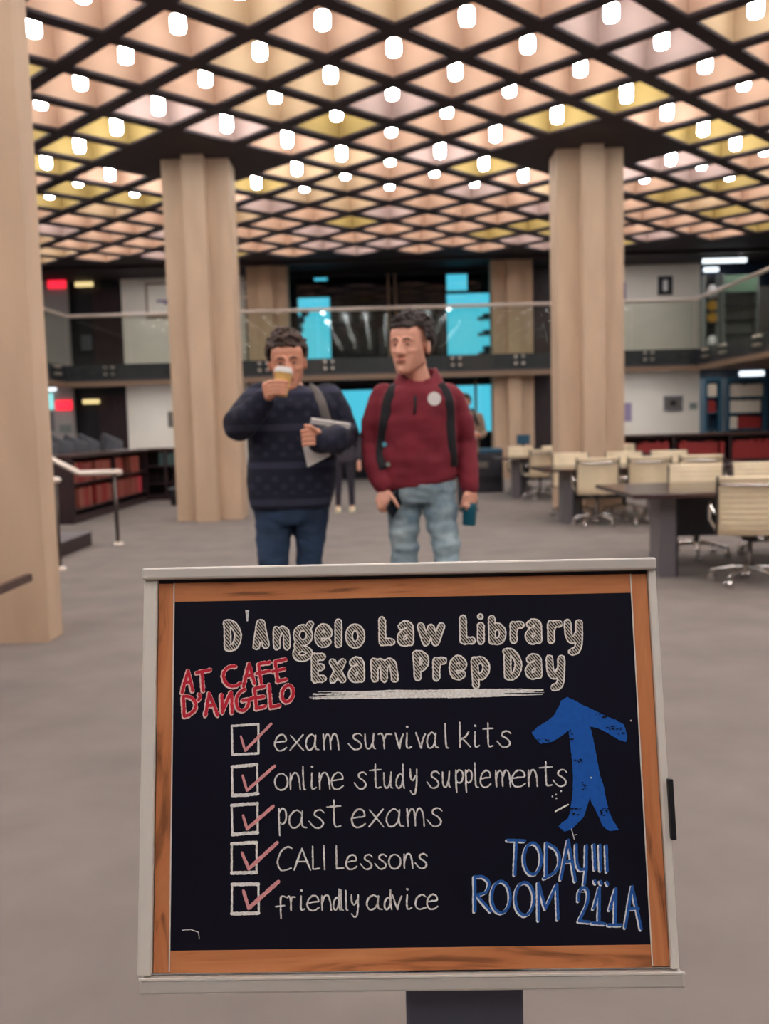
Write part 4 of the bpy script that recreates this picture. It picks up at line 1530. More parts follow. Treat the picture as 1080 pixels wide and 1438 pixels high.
# boxes and ticks
BOX = [((325.5, 1019.5), (363, 1017), (363, 1058), (326.5, 1060)), ((326, 1077), (361, 1073.5), (362, 1114.5), (326.5, 1117)), ((325.5, 1131), (361.5, 1128.5), (362, 1169), (326.5, 1172)),
       ((325.5, 1185), (360.5, 1183), (360.5, 1225), (325.5, 1226)), ((326, 1242), (363, 1241.5), (363.5, 1282), (325.5, 1283))]
TICK = [((338.5, 1034), (344.5, 1054), (381, 1016.5)), ((341, 1089), (347, 1110), (386, 1075.5)), ((341.5, 1145), (347, 1164), (384, 1132)), ((340, 1197), (349.5, 1220), (389.5, 1183)), ((342, 1250.5), (349.5, 1275), (391, 1238))]
ink, tk = Ink(0), Ink(2)
for k, (B, T) in enumerate(zip(BOX, TICK)):
    for i in range(4):
        a, b = B[i], B[(i + 1) % 4]
        hz = i in (0, 2)
        ink.ribbon([a, ((a[0] + b[0]) / 2, (a[1] + b[1]) / 2 + random.uniform(-.6, .6)), b], (4.6 if hz and k else 3.2) if hz else 2.8, .3)
    tk.ribbon([T[0], T[1]], 3.4 + .3 * k, .25, True, .2)
    tk.ribbon([T[1], T[2]], 4.0 + .4 * k, .25, True, .1)
ink.done('checkbox_outline', M['chalk'])
tk.done('tick', M['pink_chalk'])

# blue note, crop coordinates of 4 per pixel
BLUE = [[(250, 80), (345, 84)], [(298, 85), (290, 275)], 's', [(390 + 48 * math.cos(a), 185 - 88 * math.sin(a)) for a in [2 * PI * k / 16 for k in range(17)]],
        [(468, 95), (466, 285)], 's', [(468, 98), (520, 130), (542, 190), (520, 255), (455, 295)], [(548, 300), (590, 80), (630, 310)], [(570, 203), (615, 198)],
        's', [(635, 105), (638, 200), (655, 245), (690, 240)], [(692, 110), (690, 250), (680, 330)], [(734, 105), (740, 245)], [(767, 108), (772, 250)], [(803, 112), (808, 255)],
        [(738, 308), (744, 322)], [(770, 312), (776, 326)], [(806, 316), (812, 330)],
        [(65, 285), (66, 480)], 's', [(65, 288), (110, 287), (145, 320), (130, 370), (78, 388)], [(78, 390), (155, 480)],
        's', [(212 + 52 * math.cos(a), 400 - 88 * math.sin(a)) for a in [2 * PI * k / 16 for k in range(17)]], 's', [(345 + 52 * math.cos(a), 410 - 92 * math.sin(a)) for a in [2 * PI * k / 16 for k in range(17)]],
        [(422, 320), (424, 530)], [(424, 325), (462, 465), (525, 330)], [(526, 330), (532, 525)],
        's', [(648, 420), (652, 370), (680, 345), (702, 380), (690, 450), (652, 530)], [(650, 535), (710, 540)], [(732, 465), (765, 350)], [(765, 345), (762, 540)], [(725, 545), (795, 550)],
        [(822, 470), (857, 355)], [(857, 352), (853, 550)], [(815, 556), (888, 556)], [(910, 570), (948, 340), (1000, 580)], [(928, 465), (985, 465)]]
for lv, wd, m, nm, ox, oy in ((0, 4.2, 'ice_chalk', 'room_edge', -1.1, 1.0), (1, 3.7, 'blue_chalk', 'room_fill', .7, -.7)):
    ink = Ink(lv)
    sm = False
    for st in BLUE:
        if st == 's':
            sm = True
            continue
        Q = [(650 + x / 4 + ox, 1160 + y / 4 + oy) for x, y in st]
        ink.ribbon(smooth(Q) if sm else Q, wd, .25)
        sm = False
    ink.done('lettering_' + nm, M[m])

# blue arrow
AR = [(105, 440), (150, 390), (230, 345), (300, 290), (350, 200), (365, 155), (420, 118), (490, 150), (560, 190), (660, 235), (760, 285), (860, 325), (930, 370), (960, 470), (950, 522), (880, 500), (780, 440), (700, 400), (625, 382), (640, 430),
      (665, 540), (690, 680), (715, 820), (745, 900), (770, 1030), (790, 1120), (830, 1220), (885, 1305), (800, 1315), (740, 1270), (700, 1180), (650, 1080), (625, 1015), (600, 1100), (570, 1190), (520, 1240), (470, 1295), (400, 1320), (345, 1275),
      (370, 1245), (430, 1200), (450, 1130), (470, 1000), (475, 850), (468, 700), (450, 550), (435, 420), (380, 460), (290, 520), (190, 540), (140, 490)]
cv = lambda p: (730 + p[0] / 6.353, 960 + p[1] / 6.353)
ink = Ink(0)
ink.poly([cv(p) for p in AR], .45)
ink.done('arrow', M['blue_fill'])
ink = Ink(1)
for (x, y, sx, sy, n) in ((525, 690, 40, 14, 7), (575, 905, 22, 40, 7), (815, 390, 48, 22, 9), (480, 1135, 55, 35, 16), (755, 1135, 40, 40, 14), (205, 510, 60, 22, 14), (735, 285, 60, 16, 9), (460, 480, 14, 70, 8), (900, 420, 40, 40, 6)):
    for k in range(n):
        p = cv((x + random.uniform(-sx, sx), y + random.uniform(-sy, sy)))
        ink.ribbon([p, (p[0] + random.uniform(-3, 3), p[1] + random.uniform(-1, 1))], random.uniform(.8, 2.2), .5)
ink.done('arrow_gap', M['board'])  # board-coloured gaps laid over the blue arrow fill
ink = Ink(2)
ink.ribbon([cv((318, 1138)), cv((430, 1078))], 2.2, .4)
for p in ((367, 958), (290, 1005), (322, 988), (325, 1022), (635, 838), (990, 330)):
    ink.dot(*cv(p), 1.3)
ink.ribbon([cv((460, 1295)), cv((485, 1385))], 1.3, .4)
ink.ribbon([cv((485, 1350)), cv((505, 1345))], 1.1, .4)
ink.ribbon([(256, 1306), (268, 1305), (279, 1309), (280, 1318)], 1.1, .5)
ink.ribbon([(812, 1252), (822, 1253)], .8, .5)
ink.done('chalk_stray_mark', M['chalk'])

# ------------------------------------------------------------------ people
M['skin'] = mat('skin', rgb(214, 150, 122), .5, var=.07, scale=14)
M['skin2'] = mat('skin_pale', rgb(222, 162, 138), .5, var=.07, scale=14)
M['lip'] = mat('lips', rgb(182, 112, 98), .5)
M['brow'] = mat('eyebrow_hair', rgb(48, 32, 26), .8)
M['hair1'] = mat('dark_brown_hair', rgb(62, 42, 34), .65, var=.35, scale=60)
M['hair2'] = mat('near_black_hair', rgb(44, 32, 30), .65, var=.35, scale=60)
M['eye'] = mat('eye_white', rgb(176, 158, 150), .25)
M['iris'] = mat('iris', rgb(46, 32, 24), .2)
M['maroon'] = mat('maroon_fleece', rgb(118, 26, 42), .85, var=.12, scale=14, bump=.1)
M['jeans_light'] = mat('light_denim', rgb(112, 140, 158), .85, var=.25, scale=9, c2=rgb(174, 192, 196))
M['jeans_dark'] = mat('dark_denim', rgb(30, 44, 70), .85, var=.3, scale=7, c2=rgb(46, 70, 100))
M['shoe'] = mat('dark_shoe', rgb(36, 32, 34), .5)
M['shoe_cream'] = mat('cream_shoe', rgb(226, 210, 176), .55)
M['strap'] = mat('black_webbing', rgb(24, 22, 28), .8)
M['strap_grey'] = mat('grey_webbing', rgb(112, 106, 102), .8)
M['leggings'] = mat('dark_leggings', rgb(42, 38, 50), .8, var=.1)
M['grey_top'] = mat('dark_grey_top', rgb(58, 52, 62), .85, var=.1)
M['tan_top'] = mat('tan_shirt', rgb(136, 116, 98), .85, var=.1)
# navy sweater: knitted bands and motifs that run round the body
sm_ = bpy.data.materials.new('navy_patterned_knit')
sm_.use_nodes = True
nt = sm_.node_tree
pb = nt.nodes['Principled BSDF']
pb.inputs['Roughness'].default_value = .9
tc = nt.nodes.new('ShaderNodeTexCoord')
sp = nt.nodes.new('ShaderNodeSeparateXYZ')
nt.links.new(tc.outputs['Object'], sp.inputs[0])


def mnode(op, a, b=None):
    n = nt.nodes.new('ShaderNodeMath')
    n.operation = op
    for i, v in enumerate((a, b)):
        if v is None:
            continue
        if isinstance(v, (int, float)):
            n.inputs[i].default_value = v
        else:
            nt.links.new(v, n.inputs[i])
    return n.outputs[0]


zz = mnode('MULTIPLY', sp.outputs['Z'], 2 * PI / .165)
band = mnode('GREATER_THAN', mnode('SINE', zz), .86)
mot = mnode('MULTIPLY', mnode('SINE', mnode('MULTIPLY', sp.outputs['X'], 2 * PI / .075)), mnode('SINE', mnode('MULTIPLY', sp.outputs['Z'], 2 * PI / .07)))
motb = mnode('MULTIPLY', mnode('GREATER_THAN', mot, .35), mnode('LESS_THAN', mnode('SINE', zz), .1))
tot = mnode('MINIMUM', mnode('ADD', band, mnode('MULTIPLY', motb, .5)), 1.0)
mx = nt.nodes.new('ShaderNodeMixRGB')
mx.inputs[1].default_value = rgb(22, 24, 44)
mx.inputs[2].default_value = rgb(50, 52, 72)
nt.links.new(tot, mx.inputs[0])
nt.links.new(mx.outputs[0], pb.inputs['Base Color'])
M['sweater'] = sm_


def head_frame(c, yaw, pitch=0, roll=0):
    """local: x = person's left as we see it (image right), -y = face direction"""
    R = Matrix.Rotation(yaw, 3, 'Z') @ Matrix.Rotation(pitch, 3, 'X') @ Matrix.Rotation(roll, 3, 'Y')
    return lambda x, y, z, s=1: Vector(c) + R @ Vector((x, -y, z)), R


def add_head(mb, H, R, k=1.0):
    """skull, jaw, nose, ears; y forward. H maps local to world"""
    def h(sph, n=12):
        mb.hull([(H(*[v * k for v in c]), r * k) for c, r in sph], n=n)
    mb.ball(H(0, -.018 * k, .035 * k), (.077 * k, .098 * k, .088 * k), 20, R=R)
    h([((-.04, .048, .055), .03), ((.04, .048, .055), .03), ((-.052, .045, -.012), .022), ((.052, .045, -.012), .022), ((-.05, .0, -.062), .018), ((.05, .0, -.062), .018), ((-.016, .068, -.1), .017), ((.016, .068, -.1), .017), ((0, .0, .0), .05)])
    h([((0, .086, .016), .0085), ((0, .112, -.028), .0105), ((-.015, .09, -.034), .0085), ((.015, .09, -.034), .0085)])
    for s in (-1, 1):
        h([((s * .014, .083, .027), .009), ((s * .048, .07, .026), .01)])
        h([((s * .05, .058, -.02), .016), ((s * .036, .072, -.022), .013)])
        mb.ball(H(s * .08 * k, -.012 * k, -.004 * k), (.010 * k, .018 * k, .031 * k), 12, R=R)
    h([((-.02, .08, -.064), .009), ((.02, .08, -.064), .009), ((0, .088, -.06), .009)])
    h([((0, .078, -.1), .014), ((0, .07, -.106), .016)])


def face_parts(H, R, body, k, hair_m):
    for s in (-1, 1):
        e = part(MB().ball(H(s * .031 * k, .0735 * k, .006 * k), (.0118 * k, .0112 * k, .0048 * k), 12, R=R), 'eye', M['eye'], body, True)
        part(MB().ball(H(s * .031 * k, .0835 * k, .006 * k), (.0062 * k, .004 * k, .0046 * k), 10, R=R), 'iris', M['iris'], e, True)
        part(MB().tube([H(s * .014 * k, .0905 * k, .029 * k), H(s * .03 * k, .087 * k, .0315 * k), H(s * .052 * k, .0735 * k, .025 * k)], [.0032 * k, .004 * k, .0024 * k], 8, round_ends=True), 'eyebrow', hair_m, body, True)
    b = MB()
    b.hull([(H(-.023 * k, .084 * k, -.062 * k), .004 * k), (H(.023 * k, .084 * k, -.062 * k), .004 * k), (H(0, .095 * k, -.058 * k), .0045 * k), (H(0, .094 * k, -.067 * k), .0055 * k)])
    part(b, 'lips', M['lip'], body, True)


def hair_mesh(H, R, k, seed, hairline, side_low=-.02, back_low=-.07, puff=.014, n=420):
    rn = random.Random(seed)
    b = MB()
    b.ball(H(0, -.026 * k, .045 * k), (.078 * k, .094 * k, .086 * k), 20, R=R)
    for i in range(n):
        u = 1 - 2 * (i + .5) / n
        a = i * 2.39996
        x, y, z = math.sqrt(1 - u * u) * math.cos(a), math.sqrt(1 - u * u) * math.sin(a), u
        p = Vector((x * .079, -.018 + y * .1, .036 + z * .09))
        low = hairline if p.y > .035 else .02 if p.y > .008 else side_low if p.y > -.03 else back_low
        if p.y > .035:
            low = hairline - .018 * min(1, (abs(p.x) / .06) ** 2)
        if p.z < low:
            continue
        out = Vector((x, y, z)).normalized()
        top = max(0, z)
        c = p + out * puff * (.25 + .75 * top) * rn.uniform(.3, 1.25) * (.35 if p.y > .035 and p.z < low + .02 else 1)
        b.ball(H(c.x * k, c.y * k, c.z * k), (rn.uniform(.010, .017) * k, rn.uniform(.012, .02) * k, rn.uniform(.008, .014) * k), 8, R=R @ Matrix.Rotation(rn.uniform(-.8, .8), 3, 'Z') @ Matrix.Rotation(rn.uniform(-.5, .5), 3, 'X'))
    # trim the cap below the hairline in front
    m = remesh(b, .0042 * k, 2, .0035, 70)
    keep = []
    c0 = H(0, 0, 0)
    Ri = R.transposed()
    loc = []
    for v in m.v:
        q = Ri @ (v - c0)
        loc.append((q.x / k, -q.y / k, q.z / k))
    for f in m.f:
        x = sum(loc[i][0] for i in f) / len(f)
        y = sum(loc[i][1] for i in f) / len(f)
        z = sum(loc[i][2] for i in f) / len(f)
        lim = hairline - .014 if y > .03 else .02 if y > .004 else side_low - .012 if y > -.03 else back_low
        if y > .03:
            lim = lim + .012 * min(1, (abs(x) / .05) ** 2) - .008 * math.sin(45 * x + seed)
        if z > lim - .006 * math.sin(60 * x):
            keep.append(f)
    m.f = keep
    m.m = [0] * len(keep)
    return m


def finger(mb, pts, r=.0088):
    mb.tube(pts, [r, r * .96, r * .9, r * .78][:len(pts)] if len(pts) <= 4 else r, 10, round_ends=True)


def shoe(mb, ankle, toe_dir, L=.27):
    d = Vector((toe_dir[0], toe_dir[1], 0)).normalized()
    a = Vector((ankle[0], ankle[1], 0))
    mb.hull([(a - d * .06 + Vector((0, 0, .042)), .04), (a + Vector((0, 0, .065)), .045), (a + d * .10 + Vector((0, 0, .04)), .04), (a + d * (L - .1) + Vector((0, 0, .032)), .032), (a + d * .12 + Vector((0, 0, .02)), .048)])
    mb.box(a + d * .055 + Vector((0, 0, .012)), (.085, L, .024), Matrix.Rotation(math.atan2(-d.x, d.y), 3, 'Z'))


def torso_rings(rows, Y):
    out = []
    for r in rows:
        py, l, rr, dep = r[:4]
        a, b = at(l, py, Y), at(rr, py, Y)
        c = (a + b) / 2
        c.y = Y + (r[4] if len(r) > 4 else 0)
        out.append((c, (b - a).length / 2, dep, r[5] if len(r) > 5 else 0))
    return out


def person(label, loc, head_c, yaw, pitch, roll, hk, skin, hair_m, hair_args, neck_base, top_rows, Y, arms, hands, legs, top_m, trouser_m, shoe_m, group, voxel=.006,
           top_name='sweater', feet_dirs=((0, -1), (0, -1)), fold=.006, waist_rows=None, seed=1):
    root = wthing('person', label, 'person', loc, group)
    H, R = head_frame(head_c, yaw, pitch, roll)
    # body: one continuous skin from the head to the hands and feet
    b = MB()
    add_head(b, H, R, hk)
    b.tube([H(0, -.025 * hk, -.03 * hk), H(0, -.03 * hk, -.09 * hk), neck_base, neck_base - Vector((0, 0, .09))], [.052 * hk, .054 * hk, .062 * hk, .09 * hk], 18)
    rings = torso_rings(top_rows, Y)
    b.loft([(c, rx * .8, ry * .8) for c, rx, ry, t in rings][::-1])
    for pts, rad in arms:
        b.tube(pts, [r * .72 for r in rad[:-1]] + [.028], 14, round_ends=True)
    for hnd in hands:
        for kind, data in hnd:
            if kind == 'h':
                b.hull(data)
            else:
                finger(b, data)
    for pts, rad in legs:
        b.tube(pts, [r * .74 for r in rad], 14, round_ends=True)
    for (pts, rad), fd in zip(legs, feet_dirs):
        a = pts[-1]
        d = Vector((fd[0], fd[1], 0)).normalized()
        b.hull([(Vector((a.x, a.y, .06)), .035), (Vector((a.x, a.y, .05)) + d * .15, .022), (Vector((a.x, a.y, a.z)), .035)])
    sk = part(remesh(b, voxel * .62 if voxel < .008 else voxel, 2), 'body', skin, root, True)
    # clothing
    t = MB()
    t.loft(rings[::-1], ex=2.5)
    for pts, rad in arms:
        t.tube(pts, rad, 18, round_ends=True)
    tm = remesh(t, voxel * 1.15, 6, fold, 7.5, (1, 1, 1.6))
    top = part(tm, top_name, top_m, root, True)
    q = MB()
    for pts, rad in legs:
        q.tube(pts, rad, 18, round_ends=False)
    if waist_rows:
        q.loft([(c, rx, ry) for c, rx, ry, t_ in torso_rings(waist_rows, Y)][::-1])
    part(remesh(q, voxel * 1.15, 5, fold * 1.1, 9, (1, 1, 2.2)), 'trousers', trouser_m, root, True)
    for (pts, rad), fd in zip(legs, feet_dirs):
        s = MB()
        shoe(s, pts[-1], fd)
        part(remesh(s, .007, 3), 'shoe', shoe_m, root, True)
    if hair_args:
        part(hair_mesh(H, R, hk, seed, **hair_args), 'hair', hair_m, root, True)
        face_parts(H, R, sk, hk, hair_m if hk < .9 else M['brow'])
    return root, H, R, tm, top


def V(px, py, Y):
    return at(px, py, Y)


def drape(tm, pts, Y0, off=.006):
    """photo points dropped onto the front of a garment"""
    bv = BVHTree.FromPolygons([tuple(v) for v in tm.v], tm.f)
    out = []
    for px, py in pts:
        d = (at(px, py, Y0) - CAM).normalized()
        hit = bv.ray_cast(CAM, d)
        out.append((hit[0] if hit[0] is not None else at(px, py, Y0)) - d * off)
    return out


# ---- man with the coffee cup
Y1 = 4.2
hp = lambda px, z, Y: Vector((at(px, 700, Y).x, Y, z))
cup_a, cup_b = V(394, 556, 3.875), V(398, 523, 3.885)
legs1 = [([V(385, 690, Y1), V(385, 725, Y1 - .02), hp(380, .76, Y1 - .04), hp(381, .50, Y1 - .06), hp(383, .3, Y1 + .05), hp(384, .09, Y1 + .12)], [.092, .09, .069, .066, .066, .066]),
         ([V(436, 690, Y1), V(437, 725, Y1 - .02), hp(432, .76, Y1), hp(431, .50, Y1 + .02), hp(431, .3, Y1 + .08), hp(432, .09, Y1 + .14)], [.088, .082, .061, .062, .064, .064])]
hand_cup = [('h', [(V(377, 556, 3.93), .022), (V(373, 541, 3.905), .015), (V(377, 557, 3.90), .017), (V(380, 537, 3.89), .012), (V(385, 553, 3.875), .012)])]
for k in range(4):
    y = 535 + 5.6 * k
    hand_cup.append(('f', [V(379, y + 2, 3.875), V(387, y + .5, 3.842), V(396, y + .8, 3.832), V(404 - 1.2 * k, y + 2, 3.848)]))
hand_cup.append(('f', [V(380, 550, 3.93), V(386, 541, 3.948), V(395, 536, 3.946)]))
hand_bk = [('h', [(V(452, 623, 3.915), .024), (V(441, 606, 3.885), .014), (V(441, 623, 3.880), .015), (V(447, 627, 3.890), .014), (V(446, 606, 3.890), .014)])]
for k in range(4):
    y = 604 + 6.4 * k
    hand_bk.append(('f', [V(441, y, 3.860), V(432, y + .5, 3.832), V(424 + .8 * k, y + 1.5, 3.838), V(424 + .9 * k, y + 2.5, 3.865)]))
hand_bk.append(('f', [V(446, 607, 3.860), V(437, 599, 3.835), V(429, 598, 3.835)]))
arms1 = [([V(366, 562, Y1 + .01), V(351, 578, Y1 - .06), V(336, 596, Y1 - .15), V(350, 584, 3.98), V(369, 562, 3.95)], [.082, .08, .074, .066, .05]),
         ([V(459, 562, Y1 + .01), V(472, 585, Y1), V(483, 611, Y1 - .03), V(470, 617, 3.99), V(449, 621, 3.91)], [.08, .076, .07, .062, .05])]
rows1 = [(541, 397, 428, .07), (547, 380, 445, .09), (556, 357, 470, .115), (570, 350, 478, .135), (600, 348, 477, .145), (640, 348, 474, .15), (675, 348, 471, .15), (700, 349, 468, .148), (713, 353, 465, .138)]
m1, H1, R1, tm1, top1 = person('man in a navy patterned sweater and dark jeans drinking from a paper cup', (V(410, 700, Y1).x, Y1, 0), V(403.5, 510, Y1 - .03), .10, .14, -.04, .98, M['skin'], M['hair1'],
                               dict(hairline=.08, puff=.026, side_low=.03), V(411, 549, Y1 + .01), rows1, Y1, arms1, [hand_cup, hand_bk], legs1, M['sweater'], M['jeans_dark'], M['shoe'], 'people in the hall',
                               waist_rows=[(680, 352, 466, .12), (700, 353, 465, .13), (722, 357, 461, .125), (734, 366, 452, .11)], seed=4)
# sweater collar and ribbed hem
part(MB().tube([H1(.068 * math.cos(a), -.035 + .075 * math.sin(a), -.128 + .012 * math.sin(a)) for a in [2 * PI * k / 24 for k in range(24)]], .014, 10, closed=True), 'collar', M['sweater'], top1, True)
# cup
cu = wthing('coffee_cup', 'yellow paper coffee cup with white lid held to the mouth', 'cup', cup_a)
ax = (cup_b - cup_a)
ln = ax.length
Rc = ax.to_track_quat('Z', 'Y').to_matrix()
M['cup_y'] = mat('yellow_paper', rgb(226, 182, 108), .6)
part(MB().lathe([(.027, 0), (.0275, .004), (.037, ln)], cup_a, 28, R=Rc), 'cup_body', M['cup_y'], cu, 40)
part(MB().lathe([(.0395, 0), (.0405, .004), (.039, .01), (.035, .012), (.034, .022), (.031, .024), (.029, .02)], cup_b - ax.normalized() * .004, 28, R=Rc), 'lid', M['paper'], cu, 40)
# notebook and papers under the arm
c = V(462, 612, 3.955)
Rn = Matrix.Rotation(-.30, 3, 'Z') @ Matrix.Rotation(.12, 3, 'Y') @ Matrix.Rotation(math.radians(-52), 3, 'X')
nb = wthing('notebook', 'closed dark notebook with white page edges under the coffee drinker\'s arm', 'notebook', c)
e1, e2 = V(437, 590, 3.965), V(491, 598, 4.02)
xa_ = (e2 - e1).normalized()
dn = Vector((.02, .12, -1)).normalized()
ya_ = (dn - xa_ * dn.dot(xa_)).normalized()
na_ = xa_.cross(ya_)
Rb = Matrix((xa_, ya_, na_)).transposed()
wd = (e2 - e1).length
cc = e1 + xa_ * wd / 2 + ya_ * .06
part(MB().rbox(cc, (wd, .12, .022), .003, Rb), 'pages', M['paper'], nb)
for s in (-1, 1):
    part(MB().rbox(cc + na_ * .0125 * s + ya_ * .012, (wd + .004, .12, .003), .001, Rb), 'cover', M['grey_fabric'], nb)
part(MB().rbox(e1 + xa_ * wd / 2 + ya_ * -.004, (wd, .012, .03), .004, Rb), 'spine', M['paper'], nb)
p_ = [V(424, 622, 3.945), V(432, 656, 3.945), V(464, 640, 3.98), V(452, 612, 3.98)]
n_ = (p_[1] - p_[0]).cross(p_[2] - p_[0]).normalized() * .003
pm = MB()
pm.add(p_ + [q + n_ for q in p_], [(0, 1, 2, 3), (7, 6, 5, 4), (0, 4, 5, 1), (1, 5, 6, 2), (2, 6, 7, 3), (3, 7, 4, 0)])
single(pm, 'paper_sheaf', M['paper'], 'folded white papers poking out below the notebook', 'paper')


def strap(tm, pts, wd, m, name, parent, Y0, off=.006):
    P = drape(tm, smooth(pts, 6), Y0, off)
    # smooth the depth
    for _ in range(3):
        P = [P[0]] + [(P[i - 1] + P[i] * 2 + P[i + 1]) / 4 for i in range(1, len(P) - 1)] + [P[-1]]
    b = MB()
    b.tube(P, wd, 12, flat=(.22, 1), up=(0, -1, .15))
    return part(b, name, m, parent, True)


bp = wthing('backpack', 'grey backpack on the coffee drinker\'s back, one grey strap showing', 'backpack', (V(405, 600, Y1).x, Y1 + .26, V(405, 640, Y1).z))
part(MB().rbox((V(405, 600, Y1).x, Y1 + .29, V(405, 610, Y1).z), (.27, .17, .40), .05, seg=4), 'bag', M['grey_fabric'], bp, True)
strap(tm1, [(433, 543), (441, 548), (450, 562), (457, 585), (462, 600)], .020, M['strap_grey'], 'strap', bp, Y1)
q = V(352, 620, Y1 + .16)
part(MB().tube([q + Vector((.08, .05, .05)), q, q - Vector((0, 0, .05))], .012, 8, round_ends=True), 'side_loop', M['strap'], bp, True)
part(MB().rbox(q - Vector((.005, 0, .09)), (.03, .02, .055), .006), 'tag', M['paper'], bp, True)

# ---- man in maroon
Y2 = 4.1
legs2 = [([V(567, 668, Y2), V(567, 700, Y2), hp(566, .77, Y2), hp(567, .50, Y2 + .02), hp(567, .30, Y2 + .12), hp(566, .10, Y2 + .24)], [.088, .078, .061, .06, .062, .062]),
         ([V(612, 662, Y2), V(616, 700, Y2 - .02), hp(626, .77, Y2 - .07), hp(627, .50, Y2 - .16), hp(624, .30, Y2 - .14), hp(624, .09, Y2 - .10)], [.088, .078, .06, .062, .063, .062])]
hand_ph = [('h', [(V(540, 689, 4.02), .024), (V(531, 702, 4.0), .014), (V(545, 705, 3.985), .015), (V(536, 712, 3.99), .013), (V(547, 697, 3.99), .015)])]
for k in range(4):
    x = 531 + 5.2 * k
    hand_ph.append(('f', [V(x, 706 - .5 * k, 3.99), V(x + 1, 713, 3.985), V(x + 6, 718 - .6 * k, 4.0), V(x + 11, 715 - k, 4.015)]))
hand_ph.append(('f', [V(548, 694, 3.985), V(554, 702, 3.965), V(559, 711, 3.965)]))
hand_bt = [('h', [(V(661, 690, 4.05), .023), (V(653, 698, 4.03), .013), (V(667, 699, 4.045), .014), (V(664, 707, 4.05), .013), (V(656, 706, 4.03), .012)])]
for k in range(4):
    x = 654 + 3.6 * k
    hand_bt.append(('f', [V(x + 1, 703, 4.03 + .008 * k), V(x + .5, 711, 4.012 + .012 * k), V(x + 1.5, 716 - k, 4.03 + .013 * k)]))
hand_bt.append(('f', [V(654, 696, 4.02), V(650, 704, 4.02), V(650, 711, 4.03)]))
arms2 = [([V(539, 560, Y2 + .01), V(528, 590, Y2 + .02), V(523, 622, Y2 + .03), V(529, 655, Y2 - .03), V(539, 683, Y2 - .075)], [.068, .062, .055, .05, .042]),
         ([V(631, 560, Y2 + .01), V(645, 590, Y2 + .03), V(653, 622, Y2 + .05), V(657, 655, Y2), V(660, 683, Y2 - .04)], [.068, .062, .054, .048, .042])]
rows2 = [(538, 566, 606, .07), (543, 552, 620, .085), (550, 534, 637, .105), (564, 528, 642, .12), (590, 529, 641, .128), (625, 532, 640, .125), (655, 534, 639, .125), (672, 534, 641, .128, 0, .12), (681, 537, 639, .12, 0, .14)]
m2, H2, R2, tm2, top2 = person('man in a maroon quarter-zip pullover and light jeans looking to the side', (V(590, 700, Y2).x, Y2, 0), V(577, 487, Y2 - .03), -.55, .02, .03, 1.0, M['skin2'], M['hair2'],
                               dict(hairline=.08, puff=.03, side_low=.03), V(588, 541, Y2 + .01), rows2, Y2, arms2, [hand_ph, hand_bt], legs2, M['maroon'], M['jeans_light'], M['shoe'], 'people in the hall',
                               waist_rows=[(655, 538, 636, .105), (675, 540, 637, .115), (692, 543, 638, .112), (704, 552, 634, .1)], top_name='pullover', seed=9, fold=.010)
# polo collar: two flaps folded down either side of the placket
nc = V(588, 536, Y2)
cl = MB()
K = 17
vs, fs = [], []
for i in range(K):
    a = math.radians(-90 + 14 + (360 - 28) * i / (K - 1))
    fr = max(0, -math.sin(a))
    for r, z in ((.066, .066 - .06 * fr), (.078, .072 - .06 * fr), (.108, .014 - .06 * fr), (.114, -.004 - .07 * fr), (.1, .002 - .06 * fr)):
        vs.append(nc + Vector((r * 1.02 * math.cos(a), r * .98 * math.sin(a), z - .012)))
for i in range(K - 1):
    for j in range(5):
        l = (j + 1) % 5
        fs.append((i * 5 + j, i * 5 + l, (i + 1) * 5 + l, (i + 1) * 5 + j))
fs += [(0, 1, 2, 3, 4), tuple((K - 1) * 5 + j for j in range(5))]
cl.add(vs, fs)
part(cl, 'collar', M['maroon'], top2, True)
zp = drape(tm2, [(583, 556), (583, 570), (582, 582)], Y2, .002)
part(MB().tube(zp, .006, 8), 'zip', M['strap'], top2, True)
for z0_, (l, r) in ((0, (0, 0)),):
    bd = drape(tm2, [(610, 560)], Y2, .004)[0]
    part(MB().tube([bd + Vector((0, .004, 0)), bd - Vector((0, .004, 0))], .029, 24), 'round_badge', M['paper'], top2)
bp = wthing('backpack', 'black backpack worn by the man in maroon, both straps showing', 'backpack', (V(586, 600, Y2).x, Y2 + .23, V(586, 640, Y2).z))
part(MB().rbox((V(586, 600, Y2).x, Y2 + .265, V(586, 605, Y2).z), (.29, .17, .42), .05, seg=4), 'bag', M['strap'], bp, True)
sL = strap(tm2, [(556, 541), (547, 556), (542, 580), (538, 610), (535, 640), (540, 658)], .023, M['strap'], 'strap', bp, Y2)
sR = strap(tm2, [(617, 540), (628, 556), (631, 580), (632, 610), (635, 640), (636, 655)], .023, M['strap'], 'strap', bp, Y2)
bk = drape(tm2, [(540, 624)], Y2, .014)[0]
M['glint'] = mat('pale_blue_buckle', rgb(120, 200, 225), .15, .5)
part(MB().tube([bk, bk - Vector((0, .008, 0))], .011, 16), 'buckle', M['glint'], sL)
bk = drape(tm2, [(545, 652)], Y2, .014)[0]
part(MB().tube([bk, bk - Vector((0, .008, 0))], .01, 16), 'buckle', M['grey_pane'], sL)
